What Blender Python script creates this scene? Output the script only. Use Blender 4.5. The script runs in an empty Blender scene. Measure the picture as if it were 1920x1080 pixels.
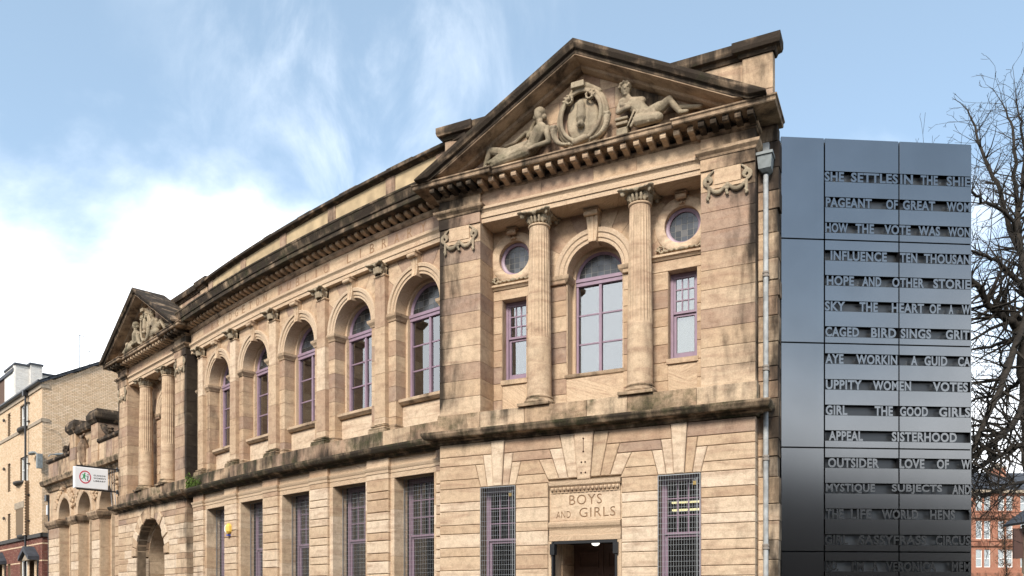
import bpy, bmesh, math, random
from mathutils import Vector, Matrix
from mathutils.geometry import tessellate_polygon
S = bpy.context.scene
C = S.collection
R_ = math.radians
random.seed(7)

# ------------------------------------------------------------------ camera
FPX, CX, HV, EYE = 1575.0, 960.0, 1135.0, 1.6          # focal length and horizon in pixels of the 1920 x 1080 photograph
cam = bpy.data.objects.new('camera', bpy.data.cameras.new('camera'))
C.objects.link(cam)
cam.location = (0, 0, EYE)
cam.rotation_euler = (R_(90), 0, 0)
cam.data.sensor_width = 36.0
cam.data.lens = FPX / 1920 * 36
cam.data.shift_y = (HV - 540) / 1920                    # shift lens: verticals stay vertical
cam.data.clip_start = 0.1
cam.data.clip_end = 4000
S.camera = cam
S.render.resolution_x, S.render.resolution_y = 1024, 576

# ------------------------------------------------------------------ light
SUN_EL, SUN_AZ = 38.0, 200.0                            # azimuth clockwise from +Y: the sun stands behind the camera, to the left
w = bpy.data.worlds.new('World'); S.world = w; w.use_nodes = True
nt = w.node_tree; nd = nt.nodes; lk = nt.links
for n_ in list(nd): nd.remove(n_)
def N(tree, typ, **kw):
    n = tree.nodes.new(typ)
    for k, v in kw.items(): setattr(n, k, v)
    return n
wo = N(nt, 'ShaderNodeOutputWorld'); bg = N(nt, 'ShaderNodeBackground')
sky = N(nt, 'ShaderNodeTexSky', sky_type='NISHITA'); sky.sun_disc = False
sky.sun_elevation = R_(SUN_EL); sky.sun_rotation = R_(SUN_AZ)
sky.air_density = 1.0; sky.dust_density = 0.6; sky.ozone_density = 1.0
tc = N(nt, 'ShaderNodeTexCoord')
sep = N(nt, 'ShaderNodeSeparateXYZ'); lk.new(tc.outputs['Generated'], sep.inputs[0])
def M(tree, op, a, b=None, c=None, clamp=False):
    m = N(tree, 'ShaderNodeMath', operation=op); m.use_clamp = clamp
    for i, x in enumerate((a, b, c)):
        if x is None: continue
        if isinstance(x, (int, float)): m.inputs[i].default_value = x
        else: tree.links.new(x, m.inputs[i])
    return m.outputs[0]
# clouds: a puffy bank all round the horizon, thinner to the right, and faint high wisps
def sky_noise(scale, detail, rough, dist, sc, rot, loc):
    m = N(nt, 'ShaderNodeMapping'); m.inputs['Scale'].default_value = sc; m.inputs['Rotation'].default_value = rot; m.inputs['Location'].default_value = loc
    lk.new(tc.outputs['Generated'], m.inputs[0])
    n = N(nt, 'ShaderNodeTexNoise'); n.inputs['Scale'].default_value = scale; n.inputs['Detail'].default_value = detail
    n.inputs['Roughness'].default_value = rough; n.inputs['Distortion'].default_value = dist
    lk.new(m.outputs[0], n.inputs['Vector']); return n.outputs['Fac']
def step(v, lo, hi):
    r = N(nt, 'ShaderNodeMapRange'); r.interpolation_type = 'SMOOTHSTEP'
    r.inputs['From Min'].default_value = lo; r.inputs['From Max'].default_value = hi
    lk.new(v, r.inputs['Value']); return r.outputs['Result']
nb = sky_noise(3.4, 9, .55, .15, (1, 1, 1.35), (0, 0, 0), (7.9, 2.2, 1.3))
bias = M(nt, 'MULTIPLY', M(nt, 'SUBTRACT', .408, sep.outputs[2]), 2.9)
bias = M(nt, 'SUBTRACT', bias, M(nt, 'MULTIPLY', M(nt, 'MAXIMUM', sep.outputs[0], 0.0), .34))
bias = M(nt, 'ADD', bias, M(nt, 'MULTIPLY', M(nt, 'MINIMUM', sep.outputs[0], 0.0), -.34))
bank = step(M(nt, 'ADD', M(nt, 'MULTIPLY', nb, 1.6), bias), .68, 1.34)
nw = sky_noise(5.5, 9, .6, .4, (1.6, 1, .8), (0, .7, 0), (1.7, .4, 5.2))
wisp = M(nt, 'MULTIPLY', step(nw, .40, .78), M(nt, 'SUBTRACT', .46, M(nt, 'MULTIPLY', M(nt, 'ABSOLUTE', M(nt, 'ADD', sep.outputs[0], .15)), 2.0), None, True))
mx = N(nt, 'ShaderNodeMix', data_type='RGBA')
lk.new(M(nt, 'MULTIPLY', M(nt, 'MAXIMUM', bank, wisp), 0.93), mx.inputs['Factor'])
pale = N(nt, 'ShaderNodeMix', data_type='RGBA')         # thin high haze over the whole sky
pale.inputs['Factor'].default_value = 0.17
lk.new(sky.outputs[0], pale.inputs['A']); pale.inputs['B'].default_value = (6.8, 8.9, 9.7, 1)
lk.new(pale.outputs['Result'], mx.inputs['A']); mx.inputs['B'].default_value = (11.0, 11.2, 11.5, 1)
lk.new(mx.outputs['Result'], bg.inputs['Color']); bg.inputs['Strength'].default_value = 0.060
lk.new(bg.outputs[0], wo.inputs[0])

sl = bpy.data.lights.new('sun', 'SUN'); so = bpy.data.objects.new('sun', sl); C.objects.link(so)
sl.energy = 1.5; sl.angle = R_(16); sl.color = (1.0, 0.93, 0.83)
saz = R_(SUN_AZ); sel = R_(SUN_EL)
sdir = Vector((math.sin(saz) * math.cos(sel), math.cos(saz) * math.cos(sel), math.sin(sel)))
so.rotation_euler = sdir.to_track_quat('Z', 'Y').to_euler()
so.location = (-20, -20, 40)
S.view_settings.view_transform = 'Standard'; S.view_settings.look = 'None'
S.view_settings.exposure = 1.76; S.view_settings.gamma = 1.0; S.view_settings.use_curve_mapping = False
S.render.engine = 'CYCLES'

# ------------------------------------------------------------------ materials
MATS = {}
def mat(name, col, rough=0.8, metal=0.0, spec=0.3, emit=None, estr=0.0, noise=0.0, nscale=6.0, bump=0.0, bscale=60.0):
    m = bpy.data.materials.new(name); m.use_nodes = True; MATS[name] = m
    t = m.node_tree; p = t.nodes['Principled BSDF']
    p.inputs['Base Color'].default_value = (*col, 1); p.inputs['Roughness'].default_value = rough
    p.inputs['Metallic'].default_value = metal; p.inputs['Specular IOR Level'].default_value = spec
    if emit: p.inputs['Emission Color'].default_value = (*emit, 1); p.inputs['Emission Strength'].default_value = estr
    g = N(t, 'ShaderNodeNewGeometry')
    if noise:
        n = N(t, 'ShaderNodeTexNoise'); n.inputs['Scale'].default_value = nscale; n.inputs['Detail'].default_value = 6
        t.links.new(g.outputs['Position'], n.inputs['Vector'])
        r = N(t, 'ShaderNodeMapRange'); r.inputs['From Min'].default_value = .3; r.inputs['From Max'].default_value = .7
        r.inputs['To Min'].default_value = 1 - noise; r.inputs['To Max'].default_value = 1 + noise * .6
        t.links.new(n.outputs['Fac'], r.inputs['Value'])
        h = N(t, 'ShaderNodeVectorMath', operation='SCALE'); h.inputs[0].default_value = col
        t.links.new(r.outputs['Result'], h.inputs['Scale']); t.links.new(h.outputs[0], p.inputs['Base Color'])
    if bump:
        n = N(t, 'ShaderNodeTexNoise'); n.inputs['Scale'].default_value = bscale; n.inputs['Detail'].default_value = 4
        t.links.new(g.outputs['Position'], n.inputs['Vector'])
        b = N(t, 'ShaderNodeBump'); b.inputs['Strength'].default_value = bump; b.inputs['Distance'].default_value = .02
        t.links.new(n.outputs['Fac'], b.inputs['Height']); t.links.new(b.outputs[0], p.inputs['Normal'])
    return m

def ramp(t, stops, fac):
    r = N(t, 'ShaderNodeValToRGB'); e = r.color_ramp.elements
    while len(e) < len(stops): e.new(0.5)
    for el, (p, c) in zip(e, stops): el.position = p; el.color = (*c, 1)
    t.links.new(fac, r.inputs[0]); return r.outputs['Color']
def mixc(t, fac, a, b, blend='MIX'):
    m = N(t, 'ShaderNodeMix', data_type='RGBA', blend_type=blend)
    for k, x in (('Factor', fac), ('A', a), ('B', b)):
        if isinstance(x, (int, float)): m.inputs[k].default_value = x
        elif isinstance(x, tuple): m.inputs[k].default_value = (*x, 1)
        else: t.links.new(x, m.inputs[k])
    return m.outputs['Result']

def stone_material(name, stops, bed=0.72, bumpy=0.45):
    """Sandstone; the mesh attribute 'wear' carries (block tint, soot, moss) of each vertex."""
    m = bpy.data.materials.new(name); m.use_nodes = True; MATS[name] = m
    t = m.node_tree; p = t.nodes['Principled BSDF']
    at = N(t, 'ShaderNodeAttribute', attribute_name='wear')
    sp = N(t, 'ShaderNodeSeparateColor'); t.links.new(at.outputs['Color'], sp.inputs[0])
    tint, soot, moss = sp.outputs[0], sp.outputs[1], sp.outputs[2]
    g = N(t, 'ShaderNodeNewGeometry')
    off = N(t, 'ShaderNodeVectorMath', operation='SCALE'); off.inputs[0].default_value = (61, 37, 83)
    t.links.new(tint, off.inputs['Scale'])
    ps = N(t, 'ShaderNodeVectorMath', operation='ADD')
    t.links.new(g.outputs['Position'], ps.inputs[0]); t.links.new(off.outputs[0], ps.inputs[1])
    def noise(vec, scale, det=5, rough=.55, dist=0, sc3=None):
        n = N(t, 'ShaderNodeTexNoise'); n.inputs['Scale'].default_value = scale; n.inputs['Detail'].default_value = det
        n.inputs['Roughness'].default_value = rough; n.inputs['Distortion'].default_value = dist
        if sc3:
            mpn = N(t, 'ShaderNodeMapping'); mpn.inputs['Scale'].default_value = sc3[0]; mpn.inputs['Rotation'].default_value = sc3[1]
            t.links.new(vec, mpn.inputs[0]); vec = mpn.outputs[0]
        t.links.new(vec, n.inputs['Vector']); return n.outputs['Fac']
    tv = M(t, 'ADD', tint, M(t, 'MULTIPLY', M(t, 'SUBTRACT', noise(g.outputs['Position'], .55, 3), .5), .4), None, True)
    base = ramp(t, stops, tv)
    b1 = noise(ps.outputs[0], 1.0, 6, .6, .6, ((1.1, 1.1, 6.5), (.16, .12, 0)))      # bedding bands
    f1 = N(t, 'ShaderNodeMapRange'); f1.inputs['From Min'].default_value = .47; f1.inputs['From Max'].default_value = .72
    t.links.new(b1, f1.inputs['Value'])
    c1 = mixc(t, M(t, 'MULTIPLY', f1.outputs[0], bed), base, (.30, .185, .125))
    b2 = noise(ps.outputs[0], 2.3, 6, .65, .3)                                         # pale, washed patches
    f2 = N(t, 'ShaderNodeMapRange'); f2.inputs['From Min'].default_value = .5; f2.inputs['From Max'].default_value = .75
    t.links.new(b2, f2.inputs['Value'])
    c2 = mixc(t, M(t, 'MULTIPLY', f2.outputs[0], .4), c1, (.62, .49, .345))
    gr = noise(g.outputs['Position'], 38, 4, .7)
    c3 = mixc(t, .5, c2, ramp(t, [(.3, (.62, .6, .58)), (.7, (1.2, 1.2, 1.2))], gr), 'MULTIPLY')
    md = noise(ps.outputs[0], 8.5, 5, .65)
    c3 = mixc(t, .6, c3, ramp(t, [(.32, (.70, .68, .66)), (.5, (1.0, 1.0, 1.0)), (.7, (1.16, 1.15, 1.13))], md), 'MULTIPLY')
    # rain-washed soot: streaks that run down the face
    st = noise(g.outputs['Position'], 1.0, 6, .62, .25, ((3.2, 3.2, .8), (0, 0, 0)))
    sf = N(t, 'ShaderNodeMapRange'); sf.interpolation_type = 'SMOOTHSTEP'
    sf.inputs['From Min'].default_value = .62; sf.inputs['From Max'].default_value = 1.08
    t.links.new(M(t, 'ADD', st, M(t, 'MULTIPLY', soot, .78)), sf.inputs['Value'])
    c4 = mixc(t, M(t, 'MULTIPLY', sf.outputs[0], .94), c3, ramp(t, [(.4, (.0105, .009, .008)), (.62, (.024, .020, .016)), (.85, (.085, .068, .05))], b2))
    mn = noise(g.outputs['Position'], 3.4, 6, .7)
    mf = N(t, 'ShaderNodeMapRange'); mf.interpolation_type = 'SMOOTHSTEP'
    mf.inputs['From Min'].default_value = .72; mf.inputs['From Max'].default_value = 1.15
    t.links.new(M(t, 'ADD', mn, M(t, 'MULTIPLY', moss, .7)), mf.inputs['Value'])
    c5 = mixc(t, M(t, 'MULTIPLY', mf.outputs[0], .9), c4, ramp(t, [(.35, (.020, .023, .010)), (.75, (.075, .078, .034))], gr))
    t.links.new(c5, p.inputs['Base Color'])
    p.inputs['Roughness'].default_value = .92; p.inputs['Specular IOR Level'].default_value = .15
    bm_ = N(t, 'ShaderNodeBump'); bm_.inputs['Strength'].default_value = bumpy; bm_.inputs['Distance'].default_value = .02
    t.links.new(M(t, 'ADD', M(t, 'MULTIPLY', gr, .5), M(t, 'ADD', b1, M(t, 'MULTIPLY', b2, .6))), bm_.inputs['Height'])
    t.links.new(bm_.outputs[0], p.inputs['Normal'])
    return m
STONE = stone_material('sandstone', [(0, (.64, .515, .385)), (.22, (.575, .438, .303)), (.5, (.48, .345, .225)), (.8, (.395, .272, .188)), (1, (.315, .225, .172))])
SCULPT = stone_material('carved_stone', [(0, (.37, .305, .215)), (1, (.28, .235, .165))], .3, .6)
MORTAR = mat('mortar', (.20, .145, .095), .95, noise=.4)
RENDER_ = mat('ochre_render', (.43, .325, .195), .95, noise=.3, nscale=2.5, bump=.3, bscale=45)
INCISE = mat('incised_brown', (.27, .17, .10), .95)  # brown of the frieze letters and of the ground behind the cut ones
MAUVE = mat('mauve_paint', (.27, .19, .245), .42, spec=.4, noise=.12, nscale=9)
LEAD = mat('lead_came', (.22, .21, .19), .6)
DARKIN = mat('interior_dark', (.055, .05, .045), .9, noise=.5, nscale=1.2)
PALEIN = mat('interior_pale', (.42, .42, .37), .9)
DOORM = mat('brown_door_paint', (.13, .075, .055), .4, noise=.2)
IRON = mat('black_iron', (.012, .013, .015), .45, spec=.5)
GALV = mat('galvanised_wire', (.42, .44, .45), .45, metal=.7)
LEADPIPE = mat('white_pipe_paint', (.37, .38, .375), .6, noise=.35, nscale=7)
ZINC = mat('zinc_grey', (.2, .22, .22), .55, noise=.3)
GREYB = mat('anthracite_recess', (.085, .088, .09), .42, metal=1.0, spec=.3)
GREY = mat('anthracite_metal', (.225, .226, .226), .17, metal=1.0, spec=.5, noise=.07, nscale=1.1)
GREYL = mat('anthracite_letters', (.22, .222, .222), .18, metal=1.0, spec=.4)
GREYD = mat('anthracite_gap_and_shade', (.012, .013, .015), .6)  # near black: backing behind the panels, fixings, and shade painted into the letter slots
WHITE = mat('white_plastic', (.80, .81, .82), .35)
YELLOW = mat('yellow_plastic', (.75, .50, .10), .4)
SLATE = mat('slate', (.055, .06, .07), .7, noise=.35, nscale=3)
RED = stone_material('red_sandstone', [(0, (.36, .165, .11)), (1, (.27, .11, .07))], .25)
BLOND = mat('stone_dressing', (.33, .27, .2), .9, noise=.3)
WFRAME = mat('white_sash_paint', (.78, .78, .75), .5)
BARK = mat('bark', (.032, .026, .020), .9, noise=.4, nscale=9)
DEADLEAF = mat('brown_leaves', (.12, .06, .03), .9, noise=.4)
BROWNH = mat('brown_harling', (.12, .075, .055), .95, noise=.25, nscale=12, bump=.5, bscale=30)
ASPH = mat('asphalt', (.05, .05, .052), .9, noise=.3, nscale=20)
PAVE = mat('paving', (.14, .135, .125), .9, noise=.3)
KERB = mat('granite_kerb', (.26, .25, .24), .8, noise=.3)
GRASSM = mat('ground', (.07, .075, .05), .95, noise=.4)
TIMBER = mat('weathered_timber', (.33, .27, .2), .85, noise=.3)
BROWNB = mat('brown_board', (.10, .055, .045), .7)
MOSSM = mat('moss', (.075, .12, .02), .95, noise=.5, nscale=30)
PURPLE = mat('purple_fascia', (.05, .015, .04), .5)
YFASC = mat('yellow_fascia', (.75, .55, .03), .5)
REDP = mat('sign_red', (.55, .02, .05), .4); GREENP = mat('sign_green', (.02, .30, .09), .4); BLACKP = mat('sign_black', (.02, .02, .025), .4)
LIT = mat('lit_tube', (.9, .9, .8), emit=(1, .86, .48), estr=.9)
BRASS = mat('brass', (.5, .36, .15), .35, metal=.8)
BRICKY = stone_material('buff_brick', [(0, (.74, .575, .405)), (.5, (.69, .515, .345)), (1, (.62, .45, .29))], .05, .15)
BRICKR = stone_material('red_brick', [(0, (.22, .085, .065)), (1, (.16, .06, .05))], .05, .15)
BRICKW = stone_material('white_painted_brick', [(0, (.74, .72, .68)), (1, (.62, .60, .56))], .02, .2)

def glass(name, tint, refl, rough=.015, body=None):
    m = bpy.data.materials.new(name); m.use_nodes = True; MATS[name] = m
    t = m.node_tree; t.nodes.remove(t.nodes['Principled BSDF']); out = t.nodes['Material Output']
    gl = N(t, 'ShaderNodeBsdfGlossy'); gl.inputs['Roughness'].default_value = rough if body is not None else 0.0; gl.inputs['Color'].default_value = (.96, .98, 1, 1)
    if body is None:
        tr = N(t, 'ShaderNodeBsdfTransparent'); tr.inputs['Color'].default_value = (*tint, 1)
    else:
        tr = N(t, 'ShaderNodeBsdfDiffuse')
        a = N(t, 'ShaderNodeAttribute', attribute_name='wear'); s_ = N(t, 'ShaderNodeSeparateColor'); t.links.new(a.outputs['Color'], s_.inputs[0])
        t.links.new(ramp(t, body, s_.outputs[0]), tr.inputs['Color'])
    lw = N(t, 'ShaderNodeFresnel'); lw.inputs['IOR'].default_value = 1.52
    g = N(t, 'ShaderNodeNewGeometry'); nz = N(t, 'ShaderNodeTexNoise'); nz.inputs['Scale'].default_value = 1.3
    t.links.new(g.outputs['Position'], nz.inputs['Vector'])
    b = N(t, 'ShaderNodeBump'); b.inputs['Strength'].default_value = .1; b.inputs['Distance'].default_value = .05
    t.links.new(nz.outputs['Fac'], b.inputs['Height'])
    if body is not None: t.links.new(b.outputs[0], gl.inputs['Normal'])
    ms = N(t, 'ShaderNodeMixShader')
    t.links.new(M(t, 'ADD', lw.outputs[0], refl, None, True), ms.inputs[0])
    t.links.new(tr.outputs[0], ms.inputs[1]); t.links.new(gl.outputs[0], ms.inputs[2]); t.links.new(ms.outputs[0], out.inputs[0])
    return m
GLASS = glass('window_glass', (.72, .74, .72), .17)
LEADGLASS = glass('leaded_glass', (0, 0, 0), .01, .22, [(0, (.020, .021, .022)), (.5, (.036, .038, .04)), (.8, (.052, .058, .07)), (.93, (.075, .08, .09)), (1, (.11, .10, .085))])

# ------------------------------------------------------------------ scene-graph helpers
WL = {}                                                  # world location of every object, to place children
def link(name, data, loc, parent=None):
    o = bpy.data.objects.new(name, data); C.objects.link(o)
    loc = Vector(loc)
    if parent is not None: o.parent = parent; o.location = loc - WL[parent.name]
    else: o.location = loc
    WL[o.name] = loc
    return o
def thing(name, label, cat, loc, group=None):
    return tag(link(name, None, loc), label, cat, group)
def tag(o, label, cat, group=None):
    o['label'] = label; o['category'] = cat
    if group: o['group'] = group
    return o
def setting(o): o['kind'] = 'structure'; return o

class Flat:
    """Wall plane: s runs to the right along it, n out of it, z up."""
    def __init__(f, o, s): f.o = Vector((o[0], o[1], 0)); f.s = Vector((s[0], s[1], 0)).normalized(); f.n = Vector((f.s.y, -f.s.x, 0))
    def __call__(f, s, n, z): return f.o + f.s * s + f.n * n + Vector((0, 0, z))
class Arc:
    """The curved range: s runs along the arc of the pilaster faces."""
    def __init__(f, c, r, a0): f.c = Vector((c[0], c[1], 0)); f.r = r; f.a0 = a0
    def __call__(f, s, n, z):
        a = f.a0 + s / f.r
        return f.c + Vector((math.sin(a), -math.cos(a), 0)) * (f.r + n) + Vector((0, 0, z))

class MB:
    """Mesh builder: world-space vertices with a wear value, faces with a material slot."""
    def __init__(b, f=None, wear=(0.3, 0, 0)): b.f = f; b.v = []; b.w = []; b.fc = []; b.mi = []; b.wear = wear; b.slot = 0
    def pt(b, p, loc=None):
        b.v.append(Vector(p)); wv = b.wear(*loc) if callable(b.wear) else b.wear
        b.w.append(wv); return len(b.v) - 1
    def P(b, s, n, z): return b.pt(b.f(s, n, z), (s, n, z))
    def face(b, *i): b.fc.append(i); b.mi.append(b.slot)
    def box(b, s0, s1, n0, n1, z0, z1):
        i = [b.P(s, n, z) for z in (z0, z1) for (s, n) in ((s0, n0), (s1, n0), (s1, n1), (s0, n1))]
        for q in ((0, 1, 2, 3), (7, 6, 5, 4), (0, 4, 5, 1), (1, 5, 6, 2), (2, 6, 7, 3), (3, 7, 4, 0)): b.face(*[i[k] for k in q])
    def prism(b, pts, n0, n1, ch=0.0, gap=0.0):
        """Polygon in (s, z), counter-clockwise seen from outside, from depth n0 to the face n1 with a chamfered arris."""
        if gap: pts = inset(pts, gap)
        rings = [[b.P(s, n0, z) for s, z in pts], [b.P(s, n1 - ch, z) for s, z in pts]]
        if ch: rings.append([b.P(s, n1, z) for s, z in inset(pts, ch)])
        k = len(pts)
        for a, c in zip(rings, rings[1:]):
            for i in range(k): b.face(a[i], a[(i + 1) % k], c[(i + 1) % k], c[i])
        r = rings[-1]
        if ch and k == 8: b.face(r[0], r[1], r[6], r[7]); b.face(r[1], r[2], r[5], r[6]); b.face(r[2], r[3], r[4], r[5])
        else: b.face(*r)
    def loft(b, rings, closed=True, cap=True):
        """rings: lists of world points."""
        ids = [[b.pt(p, l) if l is not None else b.pt(p) for p, l in r] for r in rings]
        k = len(ids[0])
        for a, c in zip(ids, ids[1:]):
            for i in range(k if closed else k - 1): b.face(a[i], a[(i + 1) % k], c[(i + 1) % k], c[i])
        if cap: b.face(*reversed(ids[0])); b.face(*ids[-1])
    def moulding(b, s0, s1, prof, step=0.5, cap=True):
        k = max(1, int(abs(s1 - s0) / step))
        b.loft([[(b.f(s0 + (s1 - s0) * i / k, n, z), (s0 + (s1 - s0) * i / k, n, z)) for n, z in prof] for i in range(k + 1)], True, cap)
    def arch(b, cs, cz, prof, a0=0.0, a1=math.pi, segs=24, cap=True):
        """Sweep the (radius, n) profile round the centre from angle a0 (right) to a1 (left)."""
        b.loft([[(b.f(cs + r * math.cos(a), n, cz + r * math.sin(a)), (cs + r * math.cos(a), n, cz + r * math.sin(a))) for r, n in prof]
                for a in (a0 + (a1 - a0) * i / segs for i in range(segs + 1))], True, cap)
    def tube(b, pts, rad, sides=8, cap=True):
        pts = [Vector(p) for p in pts]; rings = []
        if not isinstance(rad, (list, tuple)): rad = [rad] * len(pts)
        up = None
        for i, p in enumerate(pts):
            d = (pts[min(i + 1, len(pts) - 1)] - pts[max(i - 1, 0)]).normalized()
            if up is None: up = Vector((0, 0, 1)) if abs(d.z) < .9 else Vector((1, 0, 0))
            x = d.cross(up).normalized(); y = x.cross(d); up = y
            rings.append([(p + (x * math.cos(2 * math.pi * j / sides) + y * math.sin(2 * math.pi * j / sides)) * rad[i], (0, 0, 0)) for j in range(sides)])
        b.loft(rings, True, cap)
    def lathe(b, c, prof, sides=24, flute=None):
        """c: world centre at z=0; prof: (radius, z)."""
        rings = []
        for r, z in prof:
            ring = []
            for j in range(sides):
                a = 2 * math.pi * j / sides
                rr = r * (1 - (flute(z) if flute and j % 2 else 0))
                ring.append((Vector((c.x + rr * math.cos(a), c.y + rr * math.sin(a), z)), (0, 0, z)))
            rings.append(ring)
        b.loft(rings)
    def sweep(b, path, prof, step=None):
        """Mitred moulding along a plan path [(x, y)], profile (outward e, z); outward is to the right of travel."""
        path = [Vector((p[0], p[1])) for p in path]
        if step:
            q = [path[0]]
            for p in path[1:]:
                k = max(1, int((p - q[-1]).length / step)); a = q[-1]
                q += [a.lerp(p, (i + 1) / k) for i in range(k)]
            path = q
        rings = []
        for i, p in enumerate(path):
            dl = []
            if i: dl.append((p - path[i - 1]).normalized())
            if i < len(path) - 1: dl.append((path[i + 1] - p).normalized())
            ns_ = [Vector((d.y, -d.x)) for d in dl]
            m = sum(ns_, Vector((0, 0))).normalized(); m = m / max(.3, m.dot(ns_[0]))
            rings.append([(Vector((p.x + m.x * e, p.y + m.y * e, z)), (0, e, z)) for e, z in prof])
        b.loft(rings)
    def build(b, name, m, parent=None, smooth=None, stuff=False):
        if not b.v: return None
        lo = Vector((min(v.x for v in b.v), min(v.y for v in b.v), min(v.z for v in b.v)))
        hi = Vector((max(v.x for v in b.v), max(v.y for v in b.v), max(v.z for v in b.v)))
        c = Vector(((lo.x + hi.x) / 2, (lo.y + hi.y) / 2, lo.z))
        me = bpy.data.meshes.new(name)
        me.from_pydata([v - c for v in b.v], [], b.fc)
        at = me.attributes.new('wear', 'FLOAT_COLOR', 'POINT')
        at.data.foreach_set('color', [x for t_ in b.w for x in (t_[0], t_[1], t_[2], 1.0)])
        for mm in (m if isinstance(m, (list, tuple)) else [m]): me.materials.append(mm)
        if any(b.mi): me.polygons.foreach_set('material_index', b.mi)
        fix_normals(me)
        if smooth is not None:
            me.polygons.foreach_set('use_smooth', [True] * len(me.polygons)); me.set_sharp_from_angle(angle=R_(smooth))
        o = link(name, me, c, parent)
        if stuff: o['kind'] = 'stuff'
        return o
def fix_normals(me):
    bm = bmesh.new(); bm.from_mesh(me); bmesh.ops.recalc_face_normals(bm, faces=bm.faces); bm.to_mesh(me); bm.free()
def inset(pts, d):
    k = len(pts); out = []
    for i in range(k):
        a, p, c = Vector(pts[i - 1]), Vector(pts[i]), Vector(pts[(i + 1) % k])
        e1 = (p - a).normalized(); e2 = (c - p).normalized()
        n1 = Vector((-e1.y, e1.x)); n2 = Vector((-e2.y, e2.x))
        m = n1 + n2
        if m.length < 1e-4: m = n1
        m.normalize(); m = m / max(.35, m.dot(n1))
        out.append((p.x + m.x * d, p.y + m.y * d))
    return out
def clip_convex(poly, clip):
    out = poly
    for i in range(len(clip)):
        a, c = clip[i], clip[(i + 1) % len(clip)]; inp = out; out = []
        side = lambda p: (c[0] - a[0]) * (p[1] - a[1]) - (c[1] - a[1]) * (p[0] - a[0])
        for j in range(len(inp)):
            p, q = inp[j - 1], inp[j]; sp_, sq = side(p), side(q)
            if (sp_ < 0) != (sq < 0):
                t = sp_ / (sp_ - sq); out.append((p[0] + (q[0] - p[0]) * t, p[1] + (q[1] - p[1]) * t))
            if sq >= 0: out.append(q)
        if not out: return []
    return out
def circle_poly(cs, cz, r, a0=0, a1=2 * math.pi, k=28):
    full = abs(a1 - a0 - 2 * math.pi) < 1e-6
    return [(cs + r * math.cos(a0 + (a1 - a0) * i / k), cz + r * math.sin(a0 + (a1 - a0) * i / k)) for i in range(k if full else k + 1)]
def wall_sheet(b, outline, holes, n, depth):
    """A wall face with openings, and the sides of the openings running back by depth."""
    loops = [outline] + holes
    flat = [p for lp in loops for p in lp]
    ids = [b.P(s, n, z) for s, z in flat]
    for t in tessellate_polygon([[Vector((s, z, 0)) for s, z in lp] for lp in loops]): b.face(*[ids[i] for i in t])
    k = len(outline)
    for h in holes:
        f_ = ids[k:k + len(h)]; bk = [b.P(s, n - depth, z) for s, z in h]
        for i in range(len(h)): j = (i + 1) % len(h); b.face(f_[i], f_[j], bk[j], bk[i])
        k += len(h)
def project(p):
    return (CX + FPX * p.x / p.y, HV - FPX * (p.z - EYE) / p.y) if p.y > .1 else (1e6, 1e6)

# every single block of masonry is collected first; the largest 300 in view become objects, the rest one mesh
BLOCKS = {'stone': [], 'voussoir': []}
def block(f, pts, n0, n1, ch=.006, gap=.004, wear=None, kind='stone', soot=0.0, moss=0.0, tint=None):
    zm = sum(p[1] for p in pts) / len(pts)
    lo, hi = (.0, .62) if zm < 4.6 else (.15, 1.0) if zm < 5.3 else (.28, 1.0)
    t = lo + (hi - lo) * random.random() ** (1.7 if zm < 4.6 else 1.3) if tint is None else tint
    fn = wear if wear else None
    wv = (lambda s, n, z: (t, *fn(s, n, z))) if fn else (t, soot, moss)
    q = [project(f(s, n1, z)) for s, z in pts]
    x0, x1 = max(0, min(a for a, _ in q)), min(1920, max(a for a, _ in q)); y0, y1 = max(0, min(c for _, c in q)), min(1080, max(c for _, c in q))
    area = max(0, x1 - x0) * max(0, y1 - y0)
    BLOCKS[kind].append((area, f, pts, n0, n1, ch, gap, wv))
def rect(s0, s1, z0, z1): return [(s0, z0), (s1, z0), (s1, z1), (s0, z1)]
def course(f, s0, s1, z0, z1, n0, n1, L=0.9, e0=None, e1=None, **kw):
    """One course of blocks between s0 and s1; e0/e1 give a slanted end (s at z0, s at z1)."""
    k = max(1, round((s1 - s0) / L)); xs = [s0]
    for i in range(1, k): xs.append(s0 + (s1 - s0) * (i + random.uniform(-.22, .22)) / k)
    xs.append(s1)
    for a, c in zip(xs, xs[1:]):
        p = rect(a, c, z0, z1)
        if a == s0 and e0: p[0] = (e0[0], z0); p[3] = (e0[1], z1)
        if c == s1 and e1: p[1] = (e1[0], z0); p[2] = (e1[1], z1)
        block(f, p, n0, n1, **kw)

def text_mesh(txt, size, spacing=1.0, extrude=0.0, bold=0.0):
    cu = bpy.data.curves.new('text', 'FONT'); cu.body = txt; cu.size = size; cu.space_character = spacing
    cu.extrude = extrude; cu.offset = bold; cu.resolution_u = 3
    o = bpy.data.objects.new('text', cu); C.objects.link(o)
    dg = bpy.context.evaluated_depsgraph_get(); me = bpy.data.meshes.new_from_object(o.evaluated_get(dg))
    bpy.data.objects.remove(o); bpy.data.curves.remove(cu)
    return me
def lettering(b, f, txt, s0, s1, z0, z1, n, th=.004, spacing=1.0, bold=0.0):
    """Letters fitted into the box s0..s1, z0..z1 on the frame f, standing from n to n+th."""
    me = text_mesh(txt, 1.0, spacing, .5, bold)
    xs = [v.co.x for v in me.vertices]; ys = [v.co.y for v in me.vertices]
    if not xs: return
    x0, x1, y0, y1 = min(xs), max(xs), min(ys), max(ys)
    base = len(b.v)
    for v in me.vertices:
        b.P(s0 + (v.co.x - x0) / (x1 - x0) * (s1 - s0), n + (v.co.z + .5) * th, z0 + (v.co.y - y0) / (y1 - y0) * (z1 - z0))
    for p in me.polygons: b.face(*[base + i for i in p.vertices])
    bpy.data.meshes.remove(me)

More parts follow.
